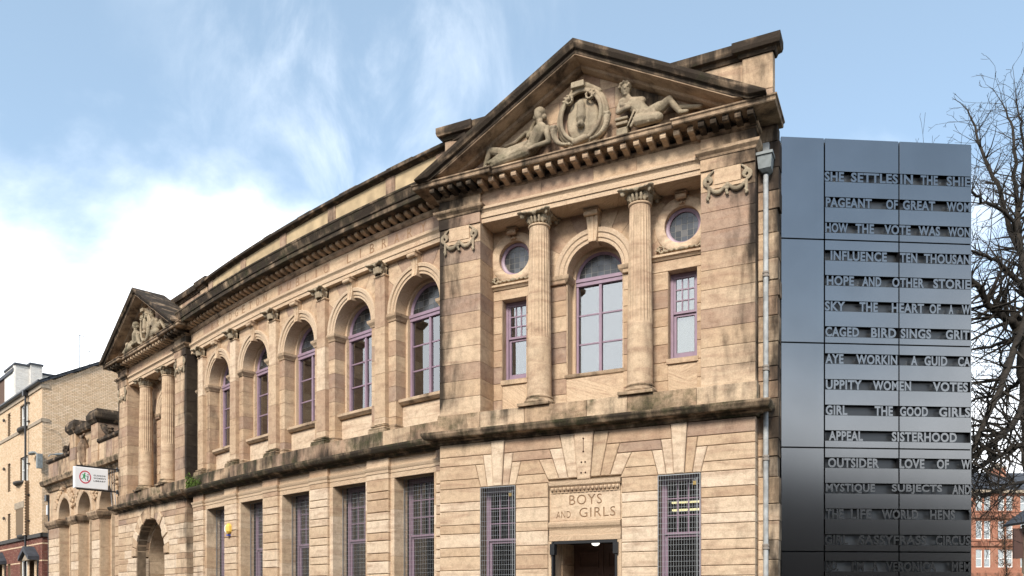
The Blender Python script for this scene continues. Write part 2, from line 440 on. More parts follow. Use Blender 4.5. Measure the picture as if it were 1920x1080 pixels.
def capsule(V, F, p0, r0, p1, r1, seg=10):
    p0, p1 = Vector(p0), Vector(p1); d = p1 - p0; L = max(d.length, 1e-4); d /= L
    x = d.orthogonal().normalized(); y = d.cross(x); rings = []
    for a in (-80, -45, 0): rings.append((p0 + d * r0 * math.sin(R_(a)), r0 * math.cos(R_(a))))
    for a in (0, 45, 80): rings.append((p1 + d * r1 * math.sin(R_(a)), r1 * math.cos(R_(a))))
    b = len(V)
    for c, r in rings:
        for j in range(seg): V.append(c + (x * math.cos(2 * math.pi * j / seg) + y * math.sin(2 * math.pi * j / seg)) * r)
    for i in range(len(rings) - 1):
        for j in range(seg): F.append((b + i * seg + j, b + i * seg + (j + 1) % seg, b + (i + 1) * seg + (j + 1) % seg, b + (i + 1) * seg + j))
    F.append(tuple(b + j for j in reversed(range(seg)))); F.append(tuple(b + (len(rings) - 1) * seg + j for j in range(seg)))
def ellipsoid(V, F, c, r, rot=0.0, seg=12):
    b = len(V); ca, sa = math.cos(rot), math.sin(rot); k = 8
    for i in range(k + 1):
        t = math.pi * (i + .02) / (k + .04)
        for j in range(seg):
            a = 2 * math.pi * j / seg
            x, y, z = r[0] * math.sin(t) * math.cos(a), r[1] * math.sin(t) * math.sin(a), r[2] * math.cos(t)
            V.append(Vector((c[0] + x * ca - z * sa, c[1] + y, c[2] + x * sa + z * ca)))
    for i in range(k):
        for j in range(seg): F.append((b + i * seg + j, b + i * seg + (j + 1) % seg, b + (i + 1) * seg + (j + 1) % seg, b + (i + 1) * seg + j))
    F.append(tuple(b + j for j in reversed(range(seg)))); F.append(tuple(b + k * seg + j for j in range(seg)))
def carve(name, f, parts, m, parent, voxel=.014, smooth=3, wear=(.5, .3, .25)):
    """One carved mass: lumps given in (s, n, z) of the frame are fused by a voxel remesh and smoothed."""
    V, F = [], []
    for p in parts:
        if p[0] == 'c': capsule(V, F, *p[1:])
        elif p[0] == 'e': ellipsoid(V, F, *p[1:])
        elif p[0] == 'p':
            for a, c in zip(p[1], p[1][1:]): capsule(V, F, a, p[2], c, p[2])
        elif p[0] == 'b':
            b0 = len(V); (s0, s1, n0, n1, z0, z1) = p[1:]
            V += [Vector((s, n, z)) for z in (z0, z1) for (s, n) in ((s0, n0), (s1, n0), (s1, n1), (s0, n1))]
            F += [tuple(b0 + k for k in q) for q in ((3, 2, 1, 0), (4, 5, 6, 7), (0, 1, 5, 4), (1, 2, 6, 5), (2, 3, 7, 6), (3, 0, 4, 7))]
    me = bpy.data.meshes.new('lump'); me.from_pydata(V, [], F); fix_normals(me)
    o = bpy.data.objects.new('lump', me); C.objects.link(o)
    r = o.modifiers.new('r', 'REMESH'); r.mode = 'VOXEL'; r.voxel_size = voxel
    if smooth: s_ = o.modifiers.new('s', 'SMOOTH'); s_.factor = .5; s_.iterations = smooth
    dg = bpy.context.evaluated_depsgraph_get(); me2 = bpy.data.meshes.new_from_object(o.evaluated_get(dg))
    bpy.data.objects.remove(o); bpy.data.meshes.remove(me)
    b = MB(f, wear)
    for v in me2.vertices: b.P(v.co.x, v.co.y, v.co.z)
    for p in me2.polygons: b.face(*p.vertices)
    bpy.data.meshes.remove(me2)
    return b.build(name, m, parent, smooth=60)
def duplicate(o, delta, parent=None):
    c = o.copy(); C.objects.link(c); p = parent if parent is not None else o.parent
    c.parent = p; WL[c.name] = WL[o.name] + delta
    c.location = WL[c.name] - (WL[p.name] if p else Vector((0, 0, 0)))
    for ch in list(o.children): duplicate(ch, delta, c)
    return c

# ------------------------------------------------------------------ frames
RS = (0.90042, -0.43502); FR = Flat((1.4844 - .06 * RS[0], 16.7 - .06 * RS[1]), RS)
LS = (0.69110, -0.72276); FL = Flat((-12.5102 - .18 * LS[0], 29.165 - .18 * LS[1]), LS)
FM = Arc((42.07226, 72.91486), 69.63494, R_(-48.043))
BAY = 2.339
HR, HL = 3.33, 3.11                                       # half widths of the two pavilions

# ------------------------------------------------------------------ ground
def ground_sheet(name, pts, z, m, kind=True):
    b = MB(); b.face(*[b.pt((x, y, z)) for x, y in pts]); o = b.build(name, m)
    return setting(o) if kind else o
ground_sheet('ground', [(-900, -300), (900, -300), (900, 1500), (-900, 1500)], -.15, GRASSM)
def along(f, s, n): p = f(s, n, 0); return (p.x, p.y)
front = [along(FL, -60, -.9), along(FL, -3.4, .3), along(FL, 3.0, .3)] + [along(FM, s, .25) for s in (0, 2.5, 5, 7.5, 10)] + [along(FR, -3.4, .3), along(FR, 3.4, .3), along(FR, 40, .3)]
out3 = [along(FL, -60, 2.6), along(FL, 3, 2.6)] + [along(FM, s, 2.6) for s in (0, 2.5, 5, 7.5, 10)] + [along(FR, -3, 2.6), along(FR, 40, 2.6)]
ground_sheet('pavement', front + out3[::-1], -.006, PAVE)
kb = MB(); kb.sweep(out3, [(0, -.16), (.15, -.16), (.15, .0), (0, .0)]); setting(kb.build('kerb', KERB))
road = out3 + [along(FR, 40, 12), along(FR, -3, 12), along(FM, 5, 12), along(FL, 3, 12), along(FL, -60, 12)]
ground_sheet('road', road, -.13, ASPH)
far_pave = [along(FR, 40, 12), along(FR, -3, 12), along(FM, 5, 12), along(FL, 3, 12), along(FL, -60, 12), along(FL, -60, 22), along(FL, 0, 22), along(FR, 0, 24), along(FR, 40, 24)]
ground_sheet('far_pavement', far_pave, -.02, PAVE)

# ------------------------------------------------------------------ library
LIB = thing('library_building', 'long sandstone library with two carved pediments and a curved arcaded range between', 'building', FM(5.0, 0, 0))
ZP, ZA, ZT, ZF = 5.68, 9.69, 10.0, 10.32
COURSES = [0, .4, .695, .885, 1.18, 1.37, 1.665, 1.855, 2.15, 2.34, 2.635, 2.825, 3.12, 3.31, 3.605, 3.795, 4.09, 4.28, 4.575, 4.77, 5.05]
def rnd_wear(t, s, m, amp=.12):
    def fn(*a):
        k = random.uniform(-amp, amp); return (min(1, max(0, t + k)), min(1, max(0, s + k)), min(1, max(0, m + random.uniform(-amp, amp))))
    return fn
DARKW = rnd_wear(.6, .69, .28, .14); CORN = rnd_wear(.5, .72, .35, .16); STRINGW = rnd_wear(.5, .56, .48, .14); CLEAN = rnd_wear(.25, .04, .03, .05)

def frame_ring(b, s0, s1, z0, z1, n0, n1, wd, bot=None):
    bot = bot or wd
    b.box(s0, s0 + wd, n0, n1, z0, z1); b.box(s1 - wd, s1, n0, n1, z0, z1)
    b.box(s0 + wd, s1 - wd, n0, n1, z1 - wd, z1); b.box(s0 + wd, s1 - wd, n0, n1, z0, z0 + bot)
def pane(f, par, poly, n, m=GLASS, name='pane', tint=.3):
    b = MB(f, (tint, 0, 0)); b.prism(poly, n - .005, n); b.face(*range(len(poly) - 1, -1, -1))
    if m is GLASS:                                        # old panes never sit quite in one plane
        ta, tb = random.gauss(0, .006), random.gauss(0, .006); c0 = b.v[0].copy(); fn = f(0, 1, 0) - f(0, 0, 0); fs_ = f(1, 0, 0) - f(0, 0, 0)
        for i, v in enumerate(b.v): b.v[i] = v + fn * ((v - c0).dot(fs_) * ta + (v.z - c0.z) * tb)
    return b.build(name, m, par)
def panes_grid(f, par, s0, s1, z0, z1, n, cols, rows, bar=.022, m=GLASS):
    """Panes, and the glazing bars between them."""
    b = MB(f)
    for i in range(1, cols): x = s0 + (s1 - s0) * i / cols; b.box(x - bar / 2, x + bar / 2, n - .015, n + .02, z0, z1)
    for j in range(1, rows):
        z = z0 + (z1 - z0) * j / rows
        for i in range(cols):
            xa, xb = s0 + (s1 - s0) * i / cols + (bar / 2 if i else 0), s0 + (s1 - s0) * (i + 1) / cols - (bar / 2 if i < cols - 1 else 0)
            b.box(xa, xb, n - .013, n + .018, z - bar / 2, z + bar / 2)
    b.build('glazing_bar', MAUVE, par)
    for i in range(cols):
        for j in range(rows):
            pane(f, par, rect(s0 + (s1 - s0) * i / cols + bar / 2, s0 + (s1 - s0) * (i + 1) / cols - bar / 2, z0 + (z1 - z0) * j / rows + bar / 2, z0 + (z1 - z0) * (j + 1) / rows - bar / 2), n, m)
def leaded(f, par, clip, s0, s1, z0, z1, n, cols, rows):
    """Leaded lights clipped to the opening: one small pane each, lead cames between."""
    ds, dz = (s1 - s0) / cols, (z1 - z0) / rows
    for i in range(cols):
        for j in range(rows):
            p = clip_convex(rect(s0 + ds * i + .004, s0 + ds * (i + 1) - .004, z0 + dz * j + .004, z0 + dz * (j + 1) - .004), clip)
            if len(p) > 2: pane(f, par, p, n, LEADGLASS, 'leaded_pane', random.random())
    bk = MB(f); bk.prism(clip, n - .012, n - .003); bk.face(*range(len(clip) - 1, -1, -1)); bk.build('lead_came', LEAD, par)
def sash_window(f, s0, s1, z0, z1, n, split, cols, rows, low=(1, 1)):
    b = MB(f)
    frame_ring(b, s0, s1, z0, z1, n - .1, n, .055, .08)
    frame_ring(b, s0 + .055, s1 - .055, split - .03, z1 - .055, n - .07, n - .02, .045)
    frame_ring(b, s0 + .055, s1 - .055, z0 + .08, split - .03, n - .1, n - .055, .05, .09)
    fr = b.build('sash_window', MAUVE, LIB)
    panes_grid(f, fr, s0 + .1, s1 - .1, split + .015, z1 - .1, n - .045, cols, rows)
    panes_grid(f, fr, s0 + .105, s1 - .105, z0 + .17, split - .08, n - .08, low[0], low[1])
    return fr
def arched_window(f, cs, hw_, z0, zs, n, cols=2, rows=3):
    b = MB(f)
    b.arch(cs, zs, [(hw_ - .075, n - .1), (hw_ - .075, n - .03), (hw_ - .03, n), (hw_, n), (hw_, n - .1)], segs=20)
    for sg in (-1, 1):
        a, c = sorted((cs + sg * hw_, cs + sg * (hw_ - .075))); b.box(a, c, n - .1, n, z0, zs - .002)
    b.box(cs - hw_ + .075, cs + hw_ - .075, n - .1, n - .01, z0, z0 + .1)
    b.box(cs - hw_ + .01, cs + hw_ - .01, n - .09, n + .035, zs - .05, zs + .02)
    b.box(cs - hw_ + .02, cs + hw_ - .02, n - .09, n + .015, zs - .13, zs - .052)
    b.box(cs - .03, cs + .03, n - .1, n - .005, z0 + .1, zs - .13)
    fr = b.build('arched_window', MAUVE, LIB)
    for sg in (-1, 1):
        a, c = sorted((cs + sg * .03, cs + sg * (hw_ - .075)))
        panes_grid(f, fr, a, c, z0 + .1, zs - .13, n - .05, 1, rows, .03)
    r = hw_ - .07
    leaded(f, fr, circle_poly(cs, zs, r, 0, math.pi, 20), cs - r, cs + r, zs + .02, zs + r * 1.02, n - .05, 7, 4)
    return fr

def spandrels(f, cs, cz, ro, s0, s1, z0, z1, n0, n1, k, full=False, kind='voussoir', **kw):
    """Radial stones between an arch of radius ro and the rectangle round it."""
    A = 2 * math.pi if full else math.pi
    def hit(a):
        dx, dz = math.cos(a), math.sin(a); t = 1e9
        if dx > 1e-6: t = min(t, (s1 - cs) / dx)
        if dx < -1e-6: t = min(t, (s0 - cs) / dx)
        if dz > 1e-6: t = min(t, (z1 - cz) / dz)
        if dz < -1e-6: t = min(t, (z0 - cz) / dz)
        return t
    crn = sorted(math.atan2(z - cz, s - cs) % (2 * math.pi) for s in (s0, s1) for z in (z0, z1) if full or z > cz)
    for i in range(k):
        a0, a1 = A * i / k + .004, A * (i + 1) / k - .004
        outer = []
        for a in [a0] + [c for c in crn if a0 < c < a1] + [a1]:
            t = hit(a)
            if t < ro: t = ro + .004
            outer.append((cs + t * math.cos(a), cz + t * math.sin(a)))
        inner = [(cs + ro * math.cos(a0 + (a1 - a0) * q / 3), cz + ro * math.sin(a0 + (a1 - a0) * q / 3)) for q in range(4)]
        pts = outer + inner[::-1]
        block(f, pts, n0, n1, ch=0, gap=0, kind=kind, **kw)

def keystone(f, cs, z0, z1, w0, w1, n0, n1):
    b = MB(f, (.35, .12, .08))
    k = 6; rings = []
    for i in range(k + 1):                                # an S-curved console face with a scroll at its head
        t = i / k; z = z0 + (z1 - z0) * t; hw_ = (w0 + (w1 - w0) * t) / 2
        nf = n1 - .05 * math.sin(math.pi * t) - .05 * (1 - t)
        rings.append([(f(cs + a * hw_, nn, z), (0, 0, z)) for a, nn in ((-1, n0), (1, n0), (1, nf - .012), (.78, nf), (.35, nf - .02), (.25, nf), (-.25, nf), (-.35, nf - .02), (-.78, nf), (-1, nf - .012))])
    b.loft(rings)
    b.tube([f(cs - w1 / 2 - .012, n1 - .01, z1 - .05), f(cs + w1 / 2 + .012, n1 - .01, z1 - .05)], .055, 10)
    b.box(cs - w1 / 2 - .03, cs + w1 / 2 + .03, n0, n1 + .03, z1, z1 + .035)
    return b.build('keystone', STONE, LIB, smooth=50)

def volute_parts(cs, cn, cz, ds, dn, r):
    """Scroll at a capital's corner, standing on the diagonal (ds, dn)."""
    out = []; tx, ty = -dn, ds
    for i in range(15):
        a = i / 14 * 2.6 * math.pi + .6; rr = r * (1 - .055 * i)
        out.append((cs + ds * rr * math.cos(a), cn + dn * rr * math.cos(a), cz + rr * math.sin(a)))
    return [('p', out, r * .27), ('e', (cs, cn, cz), (r * .45, r * .45, r * .45))]
def carve_capital(f, cs, cn, r, z0, z1, flat=False):
    """Composite capital: moulded neck, leaves, four corner scrolls and a hollow-sided abacus."""
    h = z1 - z0; q = r * 1.28; parts = []
    corners = [(-1, 1), (1, 1)] if flat else [(-1, 1), (1, 1), (-1, -1), (1, -1)]
    for a in range(16):
        t = 2 * math.pi * a / 16
        if flat and math.sin(t) < -.2: continue
        x, y = math.cos(t), math.sin(t)
        parts.append(('c', (cs + x * r * .92, cn + y * r * .92, z0 + h * .1), .026, (cs + x * r * 1.06, cn + y * r * 1.06, z0 + h * .55), .03))
    for sx, sy in corners:
        parts += volute_parts(cs + sx * q, cn + sy * q * (.75 if flat else 1), z0 + h * .62, sx * .7, sy * .7, h * .25)
        parts.append(('c', (cs + sx * q * .55, cn + sy * q * .55, z0 + h * .8), .03, (cs + sx * q, cn + sy * q * (.8 if flat else 1), z0 + h * .86), .035))
    sides = ((0, 1),) if flat else ((0, 1), (0, -1), (1, 0), (-1, 0))
    for sx, sy in sides:
        parts.append(('e', (cs + sx * q * .95, cn + sy * q * .95, z0 + h * .8), (.05, .05, .05)))
        for t in range(-3, 4):                            # the concave edge of the abacus
            e = abs(t) / 3; o = q * (.92 + .22 * e * e)
            parts.append(('e', (cs + (sx * o if sx else t / 3 * q * 1.1), cn + (sy * o if sy else t / 3 * q * 1.1), z1 - .03), (.055, .055, .03)))
    parts.append(('b', cs - q * .95, cs + q * .95, cn - (q * .1 if flat else q * .95), cn + q * .9, z1 - .055, z1 - .006))
    parts.append(('b', cs - r, cs + r, cn - (0 if flat else r * .75), cn + r * .75, z0 + h * .2, z1 - .05))
    return parts

def column(f, cs, cn, wear):
    c = f(cs, cn, 0); z0, z1 = ZP + .22, 9.40
    prof = []
    for i in range(25):
        t = i / 24; z = z0 + (z1 - z0) * t; prof.append((.252 - .047 * t ** 1.7, z))
    zf = z0 + (z1 - z0) * .34
    prof = sorted(prof + [(.2445, zf), (.2440, zf + .03)], key=lambda p: p[1])
    b = MB(f, wear)
    b.lathe(c, prof, 44, lambda z: .075 if zf + .02 < z < z1 - .06 else 0)
    b.v = b.v
    sh = b.build('column', STONE, LIB, smooth=30)
    b = MB(f, rnd_wear(.5, .42, .45)); z = ZP
    b.lathe(c, [(.255, z + .225), (.275, z + .22), (.285, z + .2), (.275, z + .18), (.27, z + .17), (.305, z + .15), (.325, z + .12), (.34, z + .09), (.325, z + .062), (.30, z + .06)], 28)
    b.box(cs - .35, cs + .35, cn - .35, cn + .35, z + .002, z + .06); b.build('column_base', STONE, sh, smooth=45)
    b = MB(f, (.4, .15, .1)); b.lathe(c, [(.21, z1), (.225, z1 + .01), (.232, z1 + .03), (.225, z1 + .045), (.20, z1 + .05)], 28); b.build('necking', STONE, sh, smooth=45)
    carve('capital', f, carve_capital(f, cs, cn, .215, z1 + .05, ZA), SCULPT, sh, .014, 1, (.5, .24, .1))
    return sh

def swag_panel(f, cs, z0, n, mirror=1):
    """Carved tablet under the pier cornice: scrolled ends, a hanging garland with drops."""
    p = []
    for sg in (-1, 1):
        x = cs + sg * .35
        p.append(('p', [(x + sg * r * math.cos(a), n + .03, z0 + .40 + r * math.sin(a)) for a, r in ((i / 15 * 3.4 * math.pi - 1.2, .10 * (1 - i * .05)) for i in range(16))], .020))
        p.append(('c', (x, n + .025, z0 + .30), .02, (x - sg * .01, n + .025, z0 + .12), .032))
        for q in range(4): p.append(('e', (x + random.uniform(-.025, .025), n + .04, z0 + .05 + q * .022), (.024, .026, .024)))
        g = [(x - sg * .35 * t, n + .035, z0 + .31 - .155 * math.sin(math.pi * t)) for t in [i / 12 for i in range(13)]]
        for i in range(12): r0, r1 = (.016 + .03 * math.sin(math.pi * q / 12) for q in (i, i + 1)); p.append(('c', g[i], r0, g[i + 1], r1))
        p.append(('c', (x, n + .02, z0 + .5), .03, (x - sg * .1, n + .02, z0 + .58), .02))
    for q in range(4): p.append(('e', (cs + random.uniform(-.02, .02), n + .045, z0 + .25 - q * .05), (.035, .03, .03)))
    c = carve('carved_garland', f, p, SCULPT, LIB, .013, 1, (.55, .3, .1))
    b = MB(f, (.35, .08, 0)); b.box(cs - .24, cs + .24, n, n + .03, z0 + .32, z0 + .6); b.box(cs - .34, cs + .34, n, n + .018, z0 + .25, z0 + .32); b.build('tablet', STONE, LIB)
    return c

def carved_pediment(f, k):
    """Two reclining figures either side of a scrolled shield with horns of plenty; k squeezes it for the narrower gable."""
    X = lambda s: s * k
    n = .02; D = .02
    def fig(pts): return [tuple(p) for p in pts]
    L = []                                                # left figure: lies to the left, head in profile to the left, leaning on the right arm
    L += [('c', (X(-1.05), n + .10, 10.93), .15, (X(-.86), n + .16, 11.17), .155), ('c', (X(-.98), n + .06, 11.15), .085, (X(-.74), n + .12, 11.19), .085)]
    L += [('c', (X(-.86), n + .17, 11.2), .07, (X(-.875), n + .19, 11.36), .065)]
    L += [('e', (X(-.895), n + .2, 11.47), (.088, .10, .125)), ('e', (X(-.965), n + .2, 11.43), (.03, .045, .05)), ('c', (X(-.975), n + .2, 11.485), .014, (X(-1.005), n + .2, 11.445), .018), ('e', (X(-.978), n + .2, 11.40), (.016, .035, .012)),
          ('e', (X(-.86), n + .18, 11.53), (.115, .12, .095)), ('e', (X(-.79), n + .14, 11.44), (.06, .07, .06))]
    for q in range(9): L.append(('e', (X(-.95 + .02 * q), n + .22 + .02 * (q % 2), 11.545 + .035 * math.sin(q * .35)), (.028, .04, .028)))
    L += [('c', (X(-.74), n + .16, 11.18), .068, (X(-.665), n + .2, 10.9), .055), ('c', (X(-.665), n + .2, 10.88), .055, (X(-.92), n + .26, 10.83), .045), ('c', (X(-.92), n + .26, 10.83), .05, (X(-1.06), n + .27, 10.80), .03)]
    for q in range(4): L.append(('c', (X(-1.03), n + .25 + .012 * q, 10.81 + .012 * q), .014, (X(-1.15 - .01 * (q % 2)), n + .27, 10.73 + .012 * q), .012))
    L += [('c', (X(-1.02), n + .06, 11.13), .06, (X(-1.16), n + .1, 10.95), .05)]
    L += [('c', (X(-1.1), n + .12, 10.88), .155, (X(-1.62), n + .17, 10.86), .12), ('c', (X(-1.62), n + .17, 10.87), .115, (X(-2.02), n + .12, 11.05), .085), ('c', (X(-2.02), n + .12, 11.04), .08, (X(-2.14), n + .1, 10.78), .055)]
    L += [('c', (X(-1.2), n + .22, 10.78), .13, (X(-1.75), n + .24, 10.70), .10), ('c', (X(-1.75), n + .24, 10.70), .09, (X(-2.25), n + .16, 10.66), .05)]
    for q in range(9):                                    # folds of the drapery
        t = q / 8; L.append(('c', (X(-1.12 - .45 * t), n + .26, 10.97 - .05 * t), .026, (X(-1.42 - .62 * t), n + .30, 10.68 + .02 * t), .018))
    L += [('p', [(X(-1.0), n + .02, 11.2), (X(-1.25), n + .02, 11.3), (X(-1.5), n + .02, 11.15), (X(-1.75), n + .02, 11.12)], .04), ('p', [(X(-.92), n + .04, 11.55), (X(-1.08), n + .02, 11.42), (X(-1.2), n + .02, 11.2)], .05)]
    carve('carved_figure', f, L, SCULPT, LIB, .0125, 1, (.55, .3, .45))
    G = []                                                # right figure: chin up, faces the street, arms folded on a block, legs drawn to the right
    G += [('c', (X(1.3), n + .12, 10.95), .15, (X(1.1), n + .15, 11.18), .15), ('c', (X(.86), n + .14, 11.3), .085, (X(1.24), n + .12, 11.24), .085)]
    G += [('c', (X(1.03), n + .15, 11.25), .07, (X(.96), n + .18, 11.37), .062), ('e', (X(.94), n + .19, 11.48), (.09, .10, .125)), ('c', (X(.95), n + .28, 11.51), .012, (X(.955), n + .305, 11.465), .02),
          ('e', (X(.91), n + .275, 11.515), (.022, .018, .012)), ('e', (X(.985), n + .275, 11.515), (.022, .018, .012)), ('e', (X(.95), n + .275, 11.425), (.035, .02, .013)), ('e', (X(.948), n + .24, 11.385), (.04, .04, .03))]
    for q in range(16):
        a = q / 15 * math.pi * 1.15 - .25; G.append(('e', (X(.93) + .098 * math.cos(a), n + .18 + .03 * (q % 3), 11.53 + .09 * math.sin(a)), (.036, .05, .034)))
    G += [('c', (X(.84), n + .14, 11.28), .07, (X(.8), n + .2, 11.12), .06), ('c', (X(.8), n + .2, 11.1), .06, (X(1.0), n + .27, 11.1), .05), ('c', (X(1.24), n + .14, 11.22), .068, (X(1.2), n + .22, 11.1), .06), ('c', (X(1.2), n + .22, 11.1), .058, (X(.9), n + .27, 11.17), .045)]
    for q in range(4): G.append(('c', (X(.92), n + .27, 11.16 + .014 * q), .014, (X(.84), n + .275, 11.19 + .016 * q), .011))
    G += [('c', (X(1.32), n + .13, 10.9), .15, (X(1.62), n + .18, 11.0), .11), ('c', (X(1.6), n + .18, 10.96), .10, (X(1.78), n + .17, 11.1), .075), ('c', (X(1.78), n + .17, 11.1), .072, (X(1.98), n + .13, 10.84), .05), ('c', (X(1.98), n + .14, 10.83), .045, (X(2.12), n + .17, 10.80), .035)]
    G += [('c', (X(1.2), n + .22, 10.82), .12, (X(1.6), n + .24, 10.78), .09), ('c', (X(1.9), n + .06, 10.98), .055, (X(2.36), n + .1, 10.86), .04)]
    for q in range(6):
        t = max(0.0, q / 5 + random.uniform(-.06, .06)); G.append(('c', (X(1.12 + .38 * t), n + .26, 11.0 - .05 * t), .024, (X(.99 + .60 * t ** 1.3), n + .27 + random.uniform(-.02, .03), 10.72), random.uniform(.014, .028)))
    G += [('b', X(.74), X(.98), n, n + .22, 10.84, 10.9), ('b', X(.72), X(.98), n, n + .2, 10.95, 11.0), ('b', X(.74), X(.97), n, n + .18, 10.62, 10.80)]
    carve('carved_figure', f, G, SCULPT, LIB, .0125, 1, (.55, .3, .3))
    K = []                                                # shield
    K += [('e', (0, n, 11.24), (X(.36), .13, .46))]
    def rim(k_, dn, rad):                                 # raised rims, pointed at the foot
        ring = []
        for q in range(49):
            a = q / 48 * 2 * math.pi; xx, zz = X(.42) * math.cos(a) * k_, 11.25 + .50 * math.sin(a) * k_
            if math.sin(a) < 0: xx *= 1 - .30 * math.sin(a) ** 4
            ring.append((xx, n + dn, zz))
        return ('p', ring, rad)
    K += [rim(1.0, .15, .040), rim(1.1, .09, .045), rim(1.2, .04, .05)]
    K += [('c', (0, n + .13, 11.22), .10, (0, n + .14, 11.5), .08), ('e', (0, n + .17, 11.08), (.085, .07, .07)), ('e', (0, n + .23, 11.07), (.035, .03, .035))]
    for sg, x, z in ((-1, -.25, 11.6), (1, .2, 11.6)):
        for i in range(12):
            a = i / 11 * 2.4 * math.pi; r = .11 * (1 - .06 * i); K.append(('e', (X(x) + sg * r * math.cos(a), n + .17, z + r * math.sin(a)), (.027, .05, .027)))
    K += [('b', X(-.17), X(.1), n, n + .26, 11.78, 11.9), ('c', (X(.1), n + .1, 11.86), .06, (X(.38), n + .08, 11.7), .04), ('c', (X(-.18), n + .1, 11.8), .05, (X(-.4), n + .06, 11.6), .04), ('c', (X(-.1), n + .16, 10.76), .075, (X(.1), n + .2, 10.78), .07)]
    carve('carved_shield', f, K, SCULPT, LIB, .0125, 1, (.45, .25, .2))
    for sg in (-1, 1):                                    # horns of plenty
        H = []
        for i in range(11):
            t = i / 10; H.append(('e', (X(sg * (.56 - .30 * t * t)), n + .19, 11.06 - .33 * math.sin(t * 1.5)), (.072 - .028 * t, .085 - .03 * t, .03 + .03 * (1 - t))))
            H.append(('e', (X(sg * (.56 - .30 * (t + .05) ** 2)), n + .19, 11.06 - .33 * math.sin((t + .05) * 1.5)), (.058 - .026 * t, .07 - .03 * t, .04)))
        for i in range(9): a = i * .7; H.append(('e', (X(sg * .56) + .055 * math.cos(a), n + .19 + .05 * math.sin(a), 11.12 + .02 * (i % 2)), (.034,) * 3))
        carve('horn_of_plenty', f, H, SCULPT, LIB, .012, 1, (.4, .2, .2))

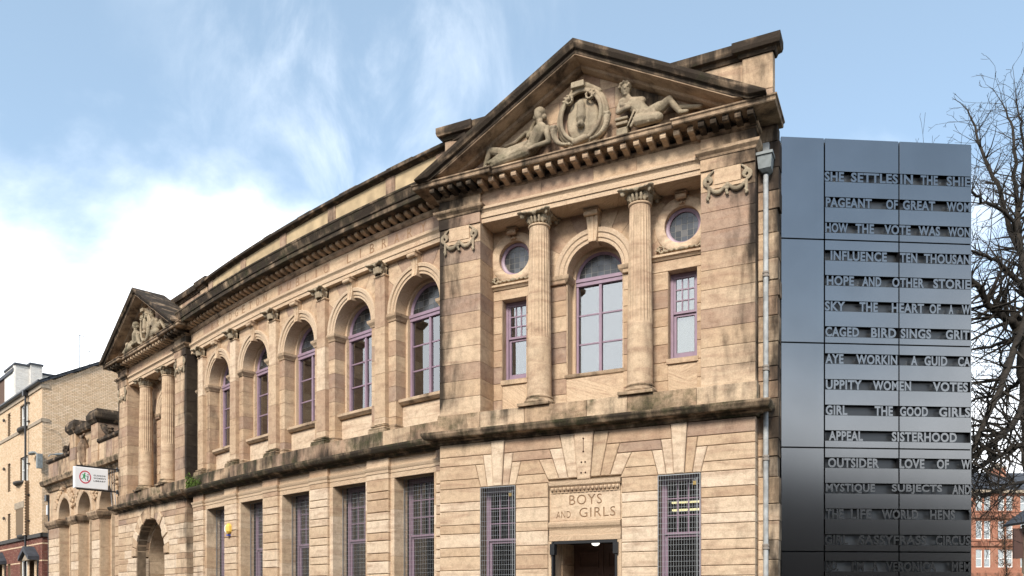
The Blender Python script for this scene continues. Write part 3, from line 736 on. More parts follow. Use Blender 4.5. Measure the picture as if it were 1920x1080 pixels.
def pavilion(f, hw_, left):
    pw = 1.0 if not left else .93
    ih = hw_ - pw                                         # half width of the recessed centre
    def grime(s, n, z):                                   # soot where rain never washes: outer corners, under cornices
        e = 0.0
        d = hw_ - abs(s)
        if z > 6.0 and d < .08: e = (.82 if d < .01 else .58) if s * (1 if left else -1) > 0 else .34 + .22 * (z > 8)
        elif z > 5.7 and d < .16: e = .30 if s * (1 if left else -1) > 0 else .24
        if left and s > hw_ - .1: e = .82
        if z > 9.2 and d < .4: e = max(e, .42)
        if n < -.2 and d < .05: e = max(e, .6)
        return (min(1, e + .10 + random.uniform(-.05, .08)), .08 if z > 6 else .35)
    # plinth course over the string, piers, recessed wall
    course(f, -hw_ - .03, hw_ + .03, 5.32, ZP, -.72, .035, 1.1, gap=.003, wear=lambda s, n, z: (.36 + random.uniform(-.2, .2), .5 + random.uniform(-.25, .1)))
    def edge_pts(a, c, z0, z1, sg):
        k1, k2 = .07, .15
        if sg < 0: return [(a, z0), (a + k1, z0), (a + k2, z0), (c, z0), (c, z1), (a + k2, z1), (a + k1, z1), (a, z1)]
        return [(a, z0), (c - k2, z0), (c - k1, z0), (c, z0), (c, z1), (c - k1, z1), (c - k2, z1), (a, z1)]
    zs = [ZP + .36 * i for i in range(11)] + [ZA]
    zs[10] = ZP + .36 * 9 + .38
    for sg in (-1, 1):
        a, c = sorted((sg * ih, sg * hw_))
        for z0, z1 in zip(zs, zs[1:]): block(f, edge_pts(a, c, z0, z1, sg), -.62, 0, gap=.003, ch=.004, wear=grime)
        block(f, rect(a, c, ZA, ZT), -.62, .03, gap=0, ch=0, wear=grime); block(f, rect(a, c, ZT, ZF - .002), -.62, .02, gap=.002, wear=grime)
        b = MB(f, rnd_wear(.5, .5 if left == (sg > 0) or sg < 0 else .35, .3))
        pth = [along(f, a, -.5), along(f, a, .03), along(f, c, .03), along(f, c, -.5)]
        b.sweep(pth, [(-.02, 9.90), (.015, 9.91), (.03, 9.95), (.085, 10.0), (.095, 10.05), (-.02, 10.06)]); b.build('pier_cap_moulding', STONE, LIB)
        swag_panel(f, (a + c) / 2, 9.08, 0)
    nW = -.60
    b = MB(f, CLEAN)
    cw = 1.83 if not left else 1.72; wh = .285; ah = .60
    zs_ = 8.47
    holes = []
    arc = [(ah * math.cos(math.pi * i / 20), zs_ + ah * math.sin(math.pi * i / 20)) for i in range(21)]
    holes.append([(-ah, 6.40), (ah, 6.40)] + arc)
    for sg in (-1, 1):
        holes.append(rect(sg * cw - wh, sg * cw + wh, 6.46, 8.2)); holes.append(circle_poly(sg * cw, 9.08, .36, k=28))
    wall_sheet(b, rect(-ih - .2, ih + .2, 5.4, ZA + .3), holes, nW - .02, .45); b.build('wall', STONE, LIB)
    for sg in (-1, 1):                                    # ashlar of the recessed wall
        x0, x1 = sorted((sg * .62, sg * .97))
        for i in range(8):
            z0 = ZP + i * .328; block(f, rect(x0, x1, z0, min(z0 + .328, 8.30)), nW - .32, nW, soot=.05)
        for i in range(7):
            z0 = ZP + .0 + i * .36; block(f, rect(*sorted((sg * (cw + wh + .0), sg * ih)), z0, min(z0 + .36, 8.2)), nW - .25, nW, soot=.06)
            block(f, rect(*sorted((sg * .97, sg * (cw - wh))), z0, min(z0 + .36, 8.2)), nW - .2, nW, soot=.06)
        xa, xb = sorted((sg * .97, sg * ih))
        block(f, rect(sg * cw - wh, sg * cw + wh, ZP, 6.36), nW - .3, nW - .08, soot=.1)
        block(f, rect(xa, xb, 8.2, 8.42), nW - .2, nW, soot=.05)
        b = MB(f, (.3, .2, .05)); b.moulding(xa, xb, [(nW - .1, 8.42), (nW + .02, 8.42), (nW + .05, 8.46), (nW + .085, 8.48), (nW + .085, 8.52), (nW - .1, 8.53)]); b.build('ledge', STONE, LIB)
        b = MB(f, (.3, .25, .1)); b.box(sg * cw - wh - .03, sg * cw + wh + .03, nW - .28, nW + .02, 6.36, 6.46); b.build('window_sill', STONE, LIB)
        fw = sash_window(f, sg * cw - wh, sg * cw + wh, 6.46, 8.2, nW - .2, 7.43, 3, 3)
        if sg > 0 and not left: b = MB(f); b.box(sg * cw - wh + .02, sg * cw + wh - .02, nW - .36, nW - .34, 6.5, 8.19); b.build('blind', PALEIN, fw)
        # bull's-eye window with its stone ring, scrolls and key
        b = MB(f, (.2, .05, .02))
        b.arch(sg * cw, 9.08, [(.36, nW - .22), (.36, nW + .0), (.42, nW + .03), (.50, nW + .03), (.54, nW + .01), (.54, nW - .1)], 0, 2 * math.pi, 40, cap=False); b.build('round_architrave', STONE, LIB, smooth=35)
        b = MB(f); b.arch(sg * cw, 9.08, [(.29, nW - .2), (.29, nW - .13), (.325, nW - .11), (.365, nW - .11), (.365, nW - .2)], 0, 2 * math.pi, 32, cap=False)
        rw = b.build('round_window', MAUVE, LIB, smooth=35)
        leaded(f, rw, circle_poly(sg * cw, 9.08, .30, k=24), sg * cw - .3, sg * cw + .3, 8.78, 9.38, nW - .16, 5, 5)
        spandrels(f, sg * cw, 9.08, .53, xa, xb, 8.53, ZA, nW - .2, nW - .004, 14, True, soot=.05)
        keystone(f, sg * cw, 9.46, ZA - .06, .12, .18, nW - .1, nW + .12)
        p = []
        for t_ in (-1, 1):
            for i in range(12):
                a = i / 11 * 2.3 * math.pi; r = .085 * (1 - .06 * i); p.append(('e', (sg * cw + t_ * (.42 + r * math.cos(a)), nW + .035, 8.62 + r * math.sin(a)), (.02, .03, .02)))
            for i in range(9): t = i / 8; p.append(('e', (sg * cw + t_ * .40 * (1 - t), nW + .04, 8.56 + .02 * math.sin(3 * t) + .02 * (i % 2)), (.03, .035, .026)))
        p.append(('e', (sg * cw, nW + .05, 8.585), (.07, .05, .045))); carve('scroll_carving', f, p, SCULPT, LIB, .011, 1, (.3, .12, .05))
        block(f, rect(*sorted((sg * .62, sg * .99)), 8.30, zs_ + .0), nW - .34, nW + .06, gap=0, ch=.015, soot=.25)
        b = MB(f, rnd_wear(.35, .3, .05, .08))
        b.sweep([along(f, x0, nW - .3), along(f, x0, nW), along(f, x1, nW), along(f, x1, nW - .3)] , [(-.05, 8.30), (.03, 8.33), (.08, 8.40), (.09, zs_), (-.05, zs_ + .01)]); b.build('impost', STONE, LIB)
        column(f, sg * (1.08 if not left else 1.02), -.25, (lambda s, n, z: (.35, .10 + random.uniform(0, .08), .03 if z > 6.4 else .15)))
    # the big arch
    b = MB(f, rnd_wear(.2, .05, .02, .05))
    b.arch(0, zs_, [(.60, nW - .32), (.60, nW + .02), (.66, nW + .02), (.68, nW + .045), (.76, nW + .045), (.78, nW + .07), (.86, nW + .075), (.88, nW + .05), (.88, nW - .2)], segs=28); b.build('archivolt', STONE, LIB, smooth=30)
    b = MB(f, CLEAN); b.arch(0, zs_, [(.53, nW - .46), (.53, nW - .3), (.605, nW - .3), (.605, nW - .46)], segs=24)
    for sg in (-1, 1): b.box(*sorted((sg * .53, sg * .625)), nW - .46, nW - .3, 6.40, zs_)
    b.build('inner_arch', STONE, LIB, smooth=30)
    spandrels(f, 0, zs_, .87, -.97, .97, zs_, ZA, nW - .2, nW - .004, 11, soot=.04)
    keystone(f, 0, 9.03, ZA - .05, .17, .27, nW - .2, nW + .2)
    block(f, rect(-.62, .62, ZP, 6.30), nW - .3, nW - .12, soot=.1)
    b = MB(f, rnd_wear(.35, .3, .1)); b.moulding(-.66, .66, [(nW - .4, 6.30), (nW - .04, 6.30), (nW + .01, 6.34), (nW + .03, 6.40), (nW - .4, 6.42)]); b.build('window_sill', STONE, LIB)
    arched_window(f, 0, .56, 6.41, zs_, nW - .36)
    # entablature
    b = MB(f, CLEAN); b.moulding(-ih, ih, [(-.62, ZA), (-.06, ZA), (-.06, 9.79), (-.035, 9.79), (-.035, 9.90), (-.01, 9.93), (.02, 9.95), (.02, ZT), (-.62, ZT)]); b.build('architrave', STONE, LIB)
    course(f, -ih, ih, ZT, ZF - .002, -.6, -.05, 1.25, gap=.002, ch=.003, soot=.06)
    path = [along(f, s, n) for s, n in ((-hw_, -1.1), (-hw_, .02), (-ih + .02, .02), (-ih + .02, -.07), (ih - .02, -.07), (ih - .02, .02), (hw_, .02), (hw_, -.55))]
    b = MB(f, lambda *a: (.4, .30 + .35 * random.random(), .05)); b.sweep(path, [(-.2, 10.29), (.015, 10.29), (.03, 10.31), (.06, 10.34), (.07, 10.36), (-.2, 10.36)], .5); b.build('bed_moulding', STONE, LIB)
    b = MB(f, rnd_wear(.5, .45, .3, .15)); b.sweep(path, [(-.3, 10.46), (.40, 10.46), (.415, 10.475), (.415, 10.53), (.44, 10.55), (.44, 10.575), (-.3, 10.62)], .6); b.build('cornice', STONE, LIB)
    def modillion(s, n, dark):
        b = MB(f, lambda *a: (.4, dark + random.uniform(-.1, .12), .08))
        w_ = .055
        b.loft([[(f(s + x, nn + n, z), (0, 0, 0)) for nn, z in ((0, 10.33), (.10, 10.335), (.20, 10.36), (.30, 10.345), (.335, 10.36), (.35, 10.40), (.33, 10.462), (0, 10.462))] for x in (-w_, w_)])
        return b.build('modillion', STONE, LIB)
    k = int(2 * ih / .247)
    for i in range(k): modillion(-ih + (2 * ih) * (i + .5) / k, -.06, .25)
    for sg in (-1, 1):
        for i in range(5 if not left else 4): modillion(sg * (ih + .09 + i * (pw - .12) / (4 if not left else 3)), .03, .72)
    # gable
    m_ = 1.94 / 3.6 if not left else 1.94 / 3.45
    ztop = lambda s: 12.54 - m_ * abs(s)
    ov = .27
    prof = [(-.5, 0), (.60, 0), (.60, -.07), (.56, -.15), (.50, -.17), (.50, -.23), (-.5, -.23)]
    prof2 = [(-.3, -.2), (.485, -.2), (.485, -.255), (.40, -.27), (.20, -.285), (.17, -.33), (.08, -.36), (-.3, -.36)]
    for sg in (-1, 1):
        b = MB(f, rnd_wear(.55, .70, .3, .14)); rings = []
        for i in range(13):
            s = sg * (hw_ + ov) * (1 - i / 12)
            rings.append([(f(s, n, max(ztop(s) + dz, 10.578 - .003 * j)), (s, n, 0)) for j, (n, dz) in enumerate(prof)])
        b.loft(rings); b.build('raking_cornice', STONE, LIB)
        b = MB(f, rnd_wear(.55, .30 if sg > 0 else .42, .05, .1)); rings = []
        for i in range(13):
            s = sg * (hw_ + ov - .3) * (1 - i / 12)
            rings.append([(f(s, n, max(ztop(s) + dz, 10.6 - .003 * j)), (s, n, 0)) for j, (n, dz) in enumerate(prof2)])
        b.loft(rings); b.build('raking_bed_moulding', STONE, LIB)
    tri = [(-hw_, ztop(hw_) - .30), (hw_, ztop(hw_) - .30), (0, 12.24)]
    zz = [10.5, 10.95, 11.35, 11.75, 12.3]
    for z0, z1 in zip(zz, zz[1:]):
        kx = 4 if z0 < 11.3 else 3
        half = min(hw_, (12.24 - z0) / m_)
        xs = [-half] + [half * (2 * i / kx - 1 + random.uniform(-.1, .1)) for i in range(1, kx)] + [half]
        for a, c in zip(xs, xs[1:]):
            p = clip_convex(rect(a, c, z0, z1), tri)
            if len(p) > 2: block(f, p, -.4, 0.0, ch=.003, gap=.002, wear=lambda s, n, z: (.22 + .30 * (s > .9) + random.uniform(-.12, .12), .03))
    b = MB(f, (.4, .3, 0)); b.prism(tri, -.5, -.012); b.build('tympanum', STONE, LIB)
    # attic over the gable
    aw = hw_ + .2; AD = -2.6 if left else -.85
    for sg in (-1, 1): course(f, *sorted((sg * (aw - .55), sg * (aw + .02))), 10.6, 11.3, AD, -.6, 2, soot=.35); course(f, *sorted((sg * (aw - .55), sg * (aw + .02))), 11.3, 11.98, AD, -.6, 2, soot=.4)
    course(f, -aw + .55, aw - .55, 10.6, 11.98, AD + .05, -.66, 1.5, soot=.3, ch=.004, gap=.002)
    b = MB(f, DARKW)
    b.sweep([along(f, s, n) for s, n in ((-aw - .02, -2.6), (-aw - .02, -.6), (-aw + .57, -.6), (-aw + .57, -.66), (aw - .57, -.66), (aw - .57, -.6), (aw + .02, -.6), (aw + .02, AD))],
            [(-.3, 11.98), (.03, 11.98), (.06, 12.04), (.13, 12.06), (.15, 12.12), (.15, 12.24), (-.3, 12.28)], .5); b.build('attic_coping', STONE, LIB)
    b = MB(f, (.6, .7, .2)); b.box(-aw + .1, aw - .1, AD + .03, -.7, 12.1, 12.22); b.build('attic_roof', STONE, LIB)
    # string course
    b = MB(f, STRINGW)
    b.sweep([along(f, s, n) for s, n in ((-hw_, -.8), (-hw_, .0), (hw_, .0), (hw_, -.28))],
            [(-.3, 5.055), (.03, 5.055), (.05, 5.10), (.10, 5.115), (.12, 5.14), (.25, 5.155), (.27, 5.18), (.30, 5.24), (.30, 5.29), (.0, 5.33), (-.3, 5.33)], .45); b.build('string_course', STONE, LIB)
pavilion(FR, HR, False)
carved_pediment(FR, 1.0)
pavilion(FL, HL, True)
carved_pediment(FL, .86)

# ---- ground floor of the right pavilion: channelled courses, stepped flat arches, door
def gf_wear(s, n, z): return ((.24 if z > 4.95 else .07) + random.uniform(-.05, .07), .05)
def fan_edge(bz, zb, z, k=1.6): return bz * (z - (zb - k)) / k
WC, WH = 1.92, .41
DH = .78
win_fan = [(.10, 5.05), (.25, 4.77), (.41, 4.575)]       # bottom half width, top of the stones inside it
door_fan = [(.135, 5.05), (.34, 5.05), (.54, 4.77), (.78, 4.575)]
def fan(f, c, spec, zb, n0, n1, drop=0.0):
    prev = 0.0
    for i, (bw, zt) in enumerate(spec):
        if i == 0: block(f, [(c - bw, zb - drop), (c + bw, zb - drop), (c + fan_edge(bw, zb, zt), zt), (c - fan_edge(bw, zb, zt), zt)], n0, n1 + .03, ch=.016, gap=.005, kind='voussoir', wear=gf_wear)
        else:
            for sg in (-1, 1):
                p = [(c + sg * prev, zb), (c + sg * bw, zb), (c + sg * fan_edge(bw, zb, zt), zt), (c + sg * fan_edge(prev, zb, zt), zt)]
                block(f, p if sg > 0 else p[::-1], n0, n1, ch=.014, gap=.005, kind='voussoir', wear=gf_wear)
        prev = bw
def fan_limit(spec, zb, z0, z1):
    """Half widths (at z0 and z1) taken up by the fan in this course."""
    lim = [bw for bw, zt in spec if zt > z0 + .02]
    return (fan_edge(lim[-1], zb, z0), fan_edge(lim[-1], zb, z1)) if lim else (0, 0)
ZB = 4.09
RK = dict(ch=.011, gap=.0045, wear=gf_wear)
b = MB(FR, (.3, .25, 0))
wall_sheet(b, rect(-HR + .01, HR - .01, 0, 5.1), [rect(-WC - WH, -WC + WH, 1.6, ZB), rect(WC - WH, WC + WH, 1.6, ZB), rect(-DH + .001, DH - .001, .02, ZB)], -.045, .4); b.build('wall', MORTAR, LIB)
b = MB(FR, (.3, .1, 0)); b.box(-HR, HR, -.6, .06, 0, .39); b.build('base_course', STONE, LIB)
for z0, z1 in zip(COURSES[1:], COURSES[2:]):
    if z1 <= ZB + .001:
        course(FR, -HR, -WC - WH, z0, z1, -.38, 0, 1.4, **RK); course(FR, WC + WH, HR, z0, z1, -.38, 0, 1.6, **RK)
        if z1 > 1.6:
            for sg in (-1, 1): course(FR, *sorted((sg * (WC - WH), sg * DH)), z0, z1, -.38, 0, 1.4, **RK)
        else:
            course(FR, -WC - WH, -DH, z0, z1, -.38, 0, 1.0, **RK); course(FR, DH, WC + WH, z0, z1, -.38, 0, 1.0, **RK)
    else:
        a0, a1 = fan_limit(win_fan, ZB, z0, z1); d0, d1 = fan_limit(door_fan, 4.15, z0, z1)
        course(FR, -HR, -WC - a0, z0, z1, -.38, 0, 1.4, e1=(-WC - a0, -WC - a1), **RK)
        course(FR, WC + a0, HR, z0, z1, -.38, 0, 1.4, e0=(WC + a0, WC + a1), **RK)
        course(FR, -WC + a0, -d0, z0, z1, -.38, 0, 1.6, e0=(-WC + a0, -WC + a1), e1=(-d0, -d1), **RK)
        course(FR, d0, WC - a0, z0, z1, -.38, 0, 1.6, e0=(d0, d1), e1=(WC - a0, WC - a1), **RK)
for c in (-WC, WC): fan(FR, c, win_fan, ZB, -.38, 0)
fan(FR, 0, door_fan, 4.15, -.38, 0, .05)
b = MB(FR, MORTAR and (.3, .3, 0))
# BOYS AND GIRLS tablet with its egg-and-dart head, cut letters
def cut_panel(f, s0, s1, z0, z1, n, lines, name, depth=.014):
    """A stone slab with letters sunk into its face."""
    cu = bpy.data.curves.new('cut', 'CURVE'); cu.dimensions = '2D'; cu.fill_mode = 'BOTH'; cu.extrude = depth / 2
    def spl(pts):
        sp_ = cu.splines.new('POLY'); sp_.points.add(len(pts) - 1)
        for q, (x, y) in zip(sp_.points, pts): q.co = (x, y, 0, 1)
        sp_.use_cyclic_u = True
    spl(rect(s0, s1, z0, z1))
    for txt, a, c, za, zb_ in lines:
        me = text_mesh(txt, 1, 1.12); xs = [v.co.x for v in me.vertices]; ys = [v.co.y for v in me.vertices]
        bm = bmesh.new(); bm.from_mesh(me); bmesh.ops.remove_doubles(bm, verts=bm.verts, dist=1e-5)
        eds = {e for e in bm.edges if len(e.link_faces) == 1}
        while eds:
            e = eds.pop(); lp = [e.verts[0], e.verts[1]]
            while True:
                nx = [q for q in lp[-1].link_edges if q in eds]
                if not nx: break
                eds.remove(nx[0]); o = nx[0].other_vert(lp[-1])
                if o is lp[0]: break
                lp.append(o)
            x0, x1, y0, y1 = min(xs), max(xs), min(ys), max(ys)
            spl([(a + (v.co.x - x0) / (x1 - x0) * (c - a), za + (v.co.y - y0) / (y1 - y0) * (zb_ - za)) for v in lp])
        bm.free(); bpy.data.meshes.remove(me)
    o = bpy.data.objects.new('cut', cu); C.objects.link(o)
    me = bpy.data.meshes.new_from_object(o.evaluated_get(bpy.context.evaluated_depsgraph_get())); bpy.data.objects.remove(o); bpy.data.curves.remove(cu)
    b = MB(f, (.15, .04, .02))
    for v in me.vertices: b.P(v.co.x, n + v.co.z - depth / 2, v.co.y)
    for p in me.polygons: b.face(*p.vertices)
    bpy.data.meshes.remove(me)
    ob = b.build(name, STONE, LIB)
    b = MB(f); b.box(s0 + .01, s1 - .01, n - depth - .03, n - depth - .001, z0 + .01, z1 - .01); b.build('letter_ground', INCISE, ob)
    return ob
cut_panel(FR, -DH + .04, DH - .04, 3.305, 3.86, -.06, [('BOYS', -.335, .36, 3.615, 3.815), ('AND', -.62, -.305, 3.36, 3.50), ('GIRLS', -.12, .64, 3.36, 3.55)], 'inscribed_tablet')
b = MB(FR, (.2, .05, 0)); b.box(-DH + .002, DH - .002, -.38, -.085, 2.9, 4.14); b.build('tablet_backing', STONE, LIB)
b = MB(FR, CLEAN); b.moulding(-DH + .02, DH - .02, [(-.2, 3.99), (-.02, 3.99), (.01, 4.02), (.02, 4.10), (-.2, 4.13)]); b.build('tablet_cornice', STONE, LIB)
b = MB(FR, (.3, .12, 0)); b.moulding(-DH + .04, DH - .04, [(-.2, 3.865), (-.05, 3.865), (-.05, 3.90), (-.03, 3.985), (-.2, 3.985)]); b.build('tablet_moulding', STONE, LIB)
for i in range(17):                                       # eggs and beads
    x = -DH + .085 + i * (2 * DH - .17) / 16
    b = MB(FR, (.35, .1, 0)); cc = FR(x, -.025, 0)
    b.lathe(cc, [(.004, 3.905), (.022, 3.915), (.030, 3.945), (.026, 3.975), (.004, 3.984)], 8); b.build('egg', STONE, LIB, smooth=60)
b = MB(FR, (.3, .1, 0))
for i in range(16):
    x = -DH + .085 + (i + .5) * (2 * DH - .17) / 16
    b.box(x - .006, x + .006, -.05, -.012, 3.90, 3.985); b.box(x - .026, x + .026, -.06, -.036, 3.868, 3.888)
b.build('dart', STONE, LIB)
b = MB(FR, CLEAN); b.moulding(-DH + .02, DH - .02, [(-.3, 2.90), (-.01, 2.90), (-.01, 3.0), (-.025, 3.01), (-.025, 3.12), (-.01, 3.15), (.015, 3.18), (.03, 3.23), (.03, 3.26), (-.02, 3.28), (-.05, 3.30), (-.3, 3.30)]); b.build('door_architrave', STONE, LIB)
b = MB(FR, CLEAN)
for sg in (-1, 1): b.box(*sorted((sg * (DH - .002), sg * .695)), -.5, -.02, .02, 2.898)
b.build('door_jamb', STONE, LIB)
zz = [.02, .5, 1.0, 1.5, 2.0, 2.45, 2.895]
for z0, z1 in zip(zz, zz[1:]):
    for sg in (-1, 1): block(FR, rect(*sorted((sg * .70, sg * .66)), z0, z1), -1.15, -.5, soot=.1)
b = MB(FR); b.box(-.66, .66, -1.25, -1.15, .02, 2.9)
dr = b.build('door', DOORM, LIB)
for sg in (-1, 1):
    for z0, z1 in ((.2, .9), (1.05, 1.75), (1.9, 2.3), (2.4, 2.75)):
        b = MB(FR); x0, x1 = sorted((sg * .10, sg * .55)); frame_ring(b, x0, x1, z0, z1, -1.15, -1.125, .035); b.build('door_panel', DOORM, dr)
b = MB(FR); b.box(-.012, .012, -1.148, -1.12, .05, 2.85); b.build('meeting_rail', DOORM, dr)
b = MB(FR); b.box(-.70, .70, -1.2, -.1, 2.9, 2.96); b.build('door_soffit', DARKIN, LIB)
b = MB(FR)
for sg in (-1, 1): b.box(*sorted((sg * .695, sg * .655)), -.10, .02, .02, 2.88); b.box(*sorted((sg * .72, sg * .62)), -.09, .045, 2.62, 2.84)
b.box(-.655, .655, -.10, -.02, 2.84, 2.898)
b.build('shutter_rail', IRON, LIB)
lamp = thing('doorway_light', 'small lit lamp under the lintel of the BOYS AND GIRLS doorway', 'lamp', FR(.05, -.55, 2.86))
b = MB(FR); b.box(-.12, .22, -.65, -.42, 2.875, 2.9); b.build('mounting_plate', IRON, lamp)
b = MB(FR); b.lathe(FR(.05, -.54, 0), [(.02, 2.82), (.065, 2.835), (.08, 2.86), (.08, 2.8745)], 14); b.build('diffuser', mat('lamp_glow', (1, 1, 1), emit=(1, .95, .85), estr=.7), lamp, smooth=50)
RUST = mat('rust', (.05, .022, .012), .9)                 # rusty bolt holes left in the keystone over the door
for x, z in ((-.04, 4.45), (.04, 4.45), (-.045, 4.24), (.045, 4.24), (0, 4.92), (0, 4.66)):
    b = MB(FR, (.3, 0, 0)); b.lathe(FR(x, .032, 0), [(.012, z - .015), (.02, z), (.012, z + .015)], 8); b.build('bolt_hole', RUST, LIB)
b = MB(FR); b.box(-.006, .006, .02, .034, 4.66, 4.9); b.build('bolt_slot', RUST, LIB)
for c in (-WC, WC): sash_window(FR, c - WH, c + WH, 1.62, ZB - .002, -.28, 3.0, 3, 3); 
b = MB(FR, (.3, .3, .1))
for c in (-WC, WC): b.box(c - WH - .03, c + WH + .03, -.38, .03, 1.52, 1.6)
b.build('window_sill', STONE, LIB)

def guard(f, s0, s1, z0, z1, n, label, pitch=.05, rung=.1, lock=None):
    t = thing('window_guard', label, 'window guard', f((s0 + s1) / 2, n, z0), 'wire mesh guards over the ground-floor windows')
    b = MB(f); frame_ring(b, s0, s1, z0, z1, n - .008, n + .008, .012)
    if lock: b.box(s1 - .07, s1 - .06, n - .006, n + .006, z0, z1 - .08)
    b.build('guard_frame', GALV, t)
    b = MB(f); k = int((s1 - s0) / pitch); r = .0022
    for i in range(1, k): x = s0 + (s1 - s0) * i / k; b.box(x - r, x + r, n - r, n + r, z0 + .012, z1 - .012)
    k = int((z1 - z0) / rung)
    for i in range(1, k): z = z0 + (z1 - z0) * i / k + random.uniform(-.01, .01); b.box(s0 + .012, s1 - .012, n + r, n + 3 * r, z - r, z + r)
    b.build('wire_mesh', GALV, t, stuff=True)
    if lock:
        b = MB(f); b.box(s1 - .13, s1 - .075, n + .01, n + .035, lock, lock + .07); p = b.build('padlock', BRASS, t)
        b = MB(f); b.tube([f(s1 - .1025 + .018 * math.cos(a), n + .022, lock + .075 + .03 * math.sin(a)) for a in [math.pi * i / 8 for i in range(9)]], .005, 6); b.build('shackle', GALV, p)
    return t
guard(FR, -WC - WH + .004, -WC + WH - .002, 1.62, ZB - .01, .012, 'wire mesh guard over the window just left of the BOYS AND GIRLS door', lock=3.86)
guard(FR, WC - WH + .004, WC + WH - .002, 1.62, ZB - .01, .012, 'wire mesh guard over the window showing lit tubes, right of the door', lock=3.86)

# ---- ground floor of the left pavilion: one rusticated arch
AR, AZ = 1.30, 3.35
def gl_wear(s, n, z): return (.10 + (.25 if z > 4.8 else 0) + (.2 if s > HL - .5 else 0) + random.uniform(-.05, .1), .12 if s > HL - .8 else .03)
b = MB(FL, (.3, .25, 0)); wall_sheet(b, rect(-HL + .01, HL - .01, 0, 5.1), [[(-AR, .02), (AR, .02)] + circle_poly(0, AZ, AR, 0, math.pi, 20)], -.045, .3); b.build('wall', MORTAR, LIB)
ARO = AR + .42
for z0, z1 in zip(COURSES[1:], COURSES[2:]):
    e = lambda z: AR if z < AZ else (math.sqrt(max(0, ARO ** 2 - (z - AZ) ** 2)) if z < AZ + ARO else 0)
    e0, e1 = e(z0), e(z1)
    if z0 >= AZ and z0 < AZ + ARO: e0 = max(e0, .05)
    if z1 > AZ > z0: e0 = e1 = e(z1)
    if z0 >= 4.77: e0 = e1 = .36
    elif z1 > 4.7: e1 = max(e1, .5); e0 = max(e0, e1)
    kw = dict(RK); kw['wear'] = gl_wear
    course(FL, -HL, -max(e0, e1 if z0 < AZ else 0), z0, z1, -.45, 0, .9, e1=(-e0, -e1), **kw); course(FL, max(e0, e1 if z0 < AZ else 0), HL, z0, z1, -.45, 0, .9, e0=(e0, e1), **kw)
NV = 15
for i in range(NV):                                       # arch stones, alternately long and short
    a0, a1 = math.pi * i / NV + .005, math.pi * (i + 1) / NV - .005; mid = i == NV // 2
    ro = ARO + (.0 if i % 2 else -.02); n1 = .05 if mid else (.03 if i % 2 == 0 else .0)
    if mid: ro = 5.05 - AZ
    pts = [(r * math.cos(a), AZ + r * math.sin(a)) for r, a in ((AR - (.05 if mid else 0), a0), (ro, a0), (ro, (a0 + a1) / 2), (ro, a1), (AR - (.05 if mid else 0), a1))]
    block(FL, pts, -.45, n1, ch=.016, gap=.004, kind='voussoir', wear=gl_wear)
for sg in (-1, 1):
    zz = [.02, .5, .95, 1.4, 1.85, 2.3, 2.75, 3.2]
    for z0, z1 in zip(zz, zz[1:]): block(FL, rect(*sorted((sg * (AR + .02), sg * (AR + .12))), z0, z1), -2.2, -.45, ch=0, soot=.1)
b = MB(FL, (.3, .12, 0)); b.arch(0, AZ - .15, [(AR + .02, -2.2), (AR + .02, -.45), (AR + .1, -.45), (AR + .1, -2.2)], segs=20); b.build('porch_vault', STONE, LIB, smooth=40)
b = MB(FL); b.box(-AR - .1, AR + .1, -2.35, -2.2, 0, 4.8); b.build('porch_door', DOORM, LIB)
gt = thing('iron_gate', 'black iron gate folded back inside the arched doorway of the left pavilion', 'gate', FL(AR - .05, -.6, 0))
b = MB(FL)
for i in range(8): b.box(AR - .09, AR - .07, -.62 - .12 * i, -.6 - .12 * i, .1, 3.05 + .02 * i)
b.build('gate_bar', IRON, gt)
b = MB(FL)
for z in (.15, 1.2, 2.1, 3.0): b.box(AR - .1, AR - .06, -1.5, -.58, z, z + .06)
b.build('gate_rail', IRON, gt)

# ---- side wall strips
def side_blocks(f, s_in, s_out, n, z0, z1, wear, nb=-.9):
    z = z0
    while z < z1 - .1:
        h = random.uniform(.26, .5); zt = min(z + h, z1)
        if z1 - zt < .2: zt = z1
        j_ = 1 if f is FR else 0
        block(f, rect(s_in, s_out + j_ * random.uniform(-.025, .02), z, zt), nb, n + random.uniform(-.015, .01), ch=.012, gap=.004, wear=wear); z = zt
side_blocks(FR, HR - .02, HR + .36, -.33, 0, 10.45, lambda s, n, z: (.22 + (.35 if s > HR + .25 else 0) + (.2 if z > 8.5 else 0) + random.uniform(-.1, .1), .1), -.62)
side_blocks(FL, HL - .3, HL - .004, -.62, 0, ZP, lambda s, n, z: (.35, .35), -2)
side_blocks(FL, HL - .3, HL - .004, -.62, ZP, 10.4, lambda s, n, z: (.78 + random.uniform(-.1, .1), .3), -2)
side_blocks(FR, -HR + .004, -HR + .4, -.5, 0, 10.4, lambda s, n, z: (.5, .1), -2.4)
side_blocks(FL, -HL + .004, -HL + .4, -.5, 0, 10.4, lambda s, n, z: (.5, .1), -3)

# ---- the curved range
S0, S1 = -.95, 11.75
BC = [-.18 + BAY * i for i in range(6)]                   # pilaster centres; the sixth is buried in the right pavilion
WCN = [-.18 + BAY * (i + .5) for i in range(5)]           # bay centres
def mid_wear(s, n, z): return ((.2 if s < .6 else .06) + random.uniform(-.04, .08), .04)
course(FM, S0, S1, 5.32, ZP, -.5, .13, 1.15, gap=.003, wear=lambda s, n, z: (.50 + random.uniform(-.3, .15), .50 + random.uniform(-.3, .2) + (.3 if s < .2 else 0)))
b = MB(FM, rnd_wear(.5, .70, .46, .12)); b.moulding(S0, S1, [(-.3, 5.055), (.08, 5.055), (.10, 5.10), (.15, 5.115), (.17, 5.14), (.28, 5.155), (.30, 5.18), (.33, 5.24), (.33, 5.29), (.05, 5.33), (-.3, 5.33)], .4); b.build('string_course', STONE, LIB)
b = MB(FM, CLEAN)
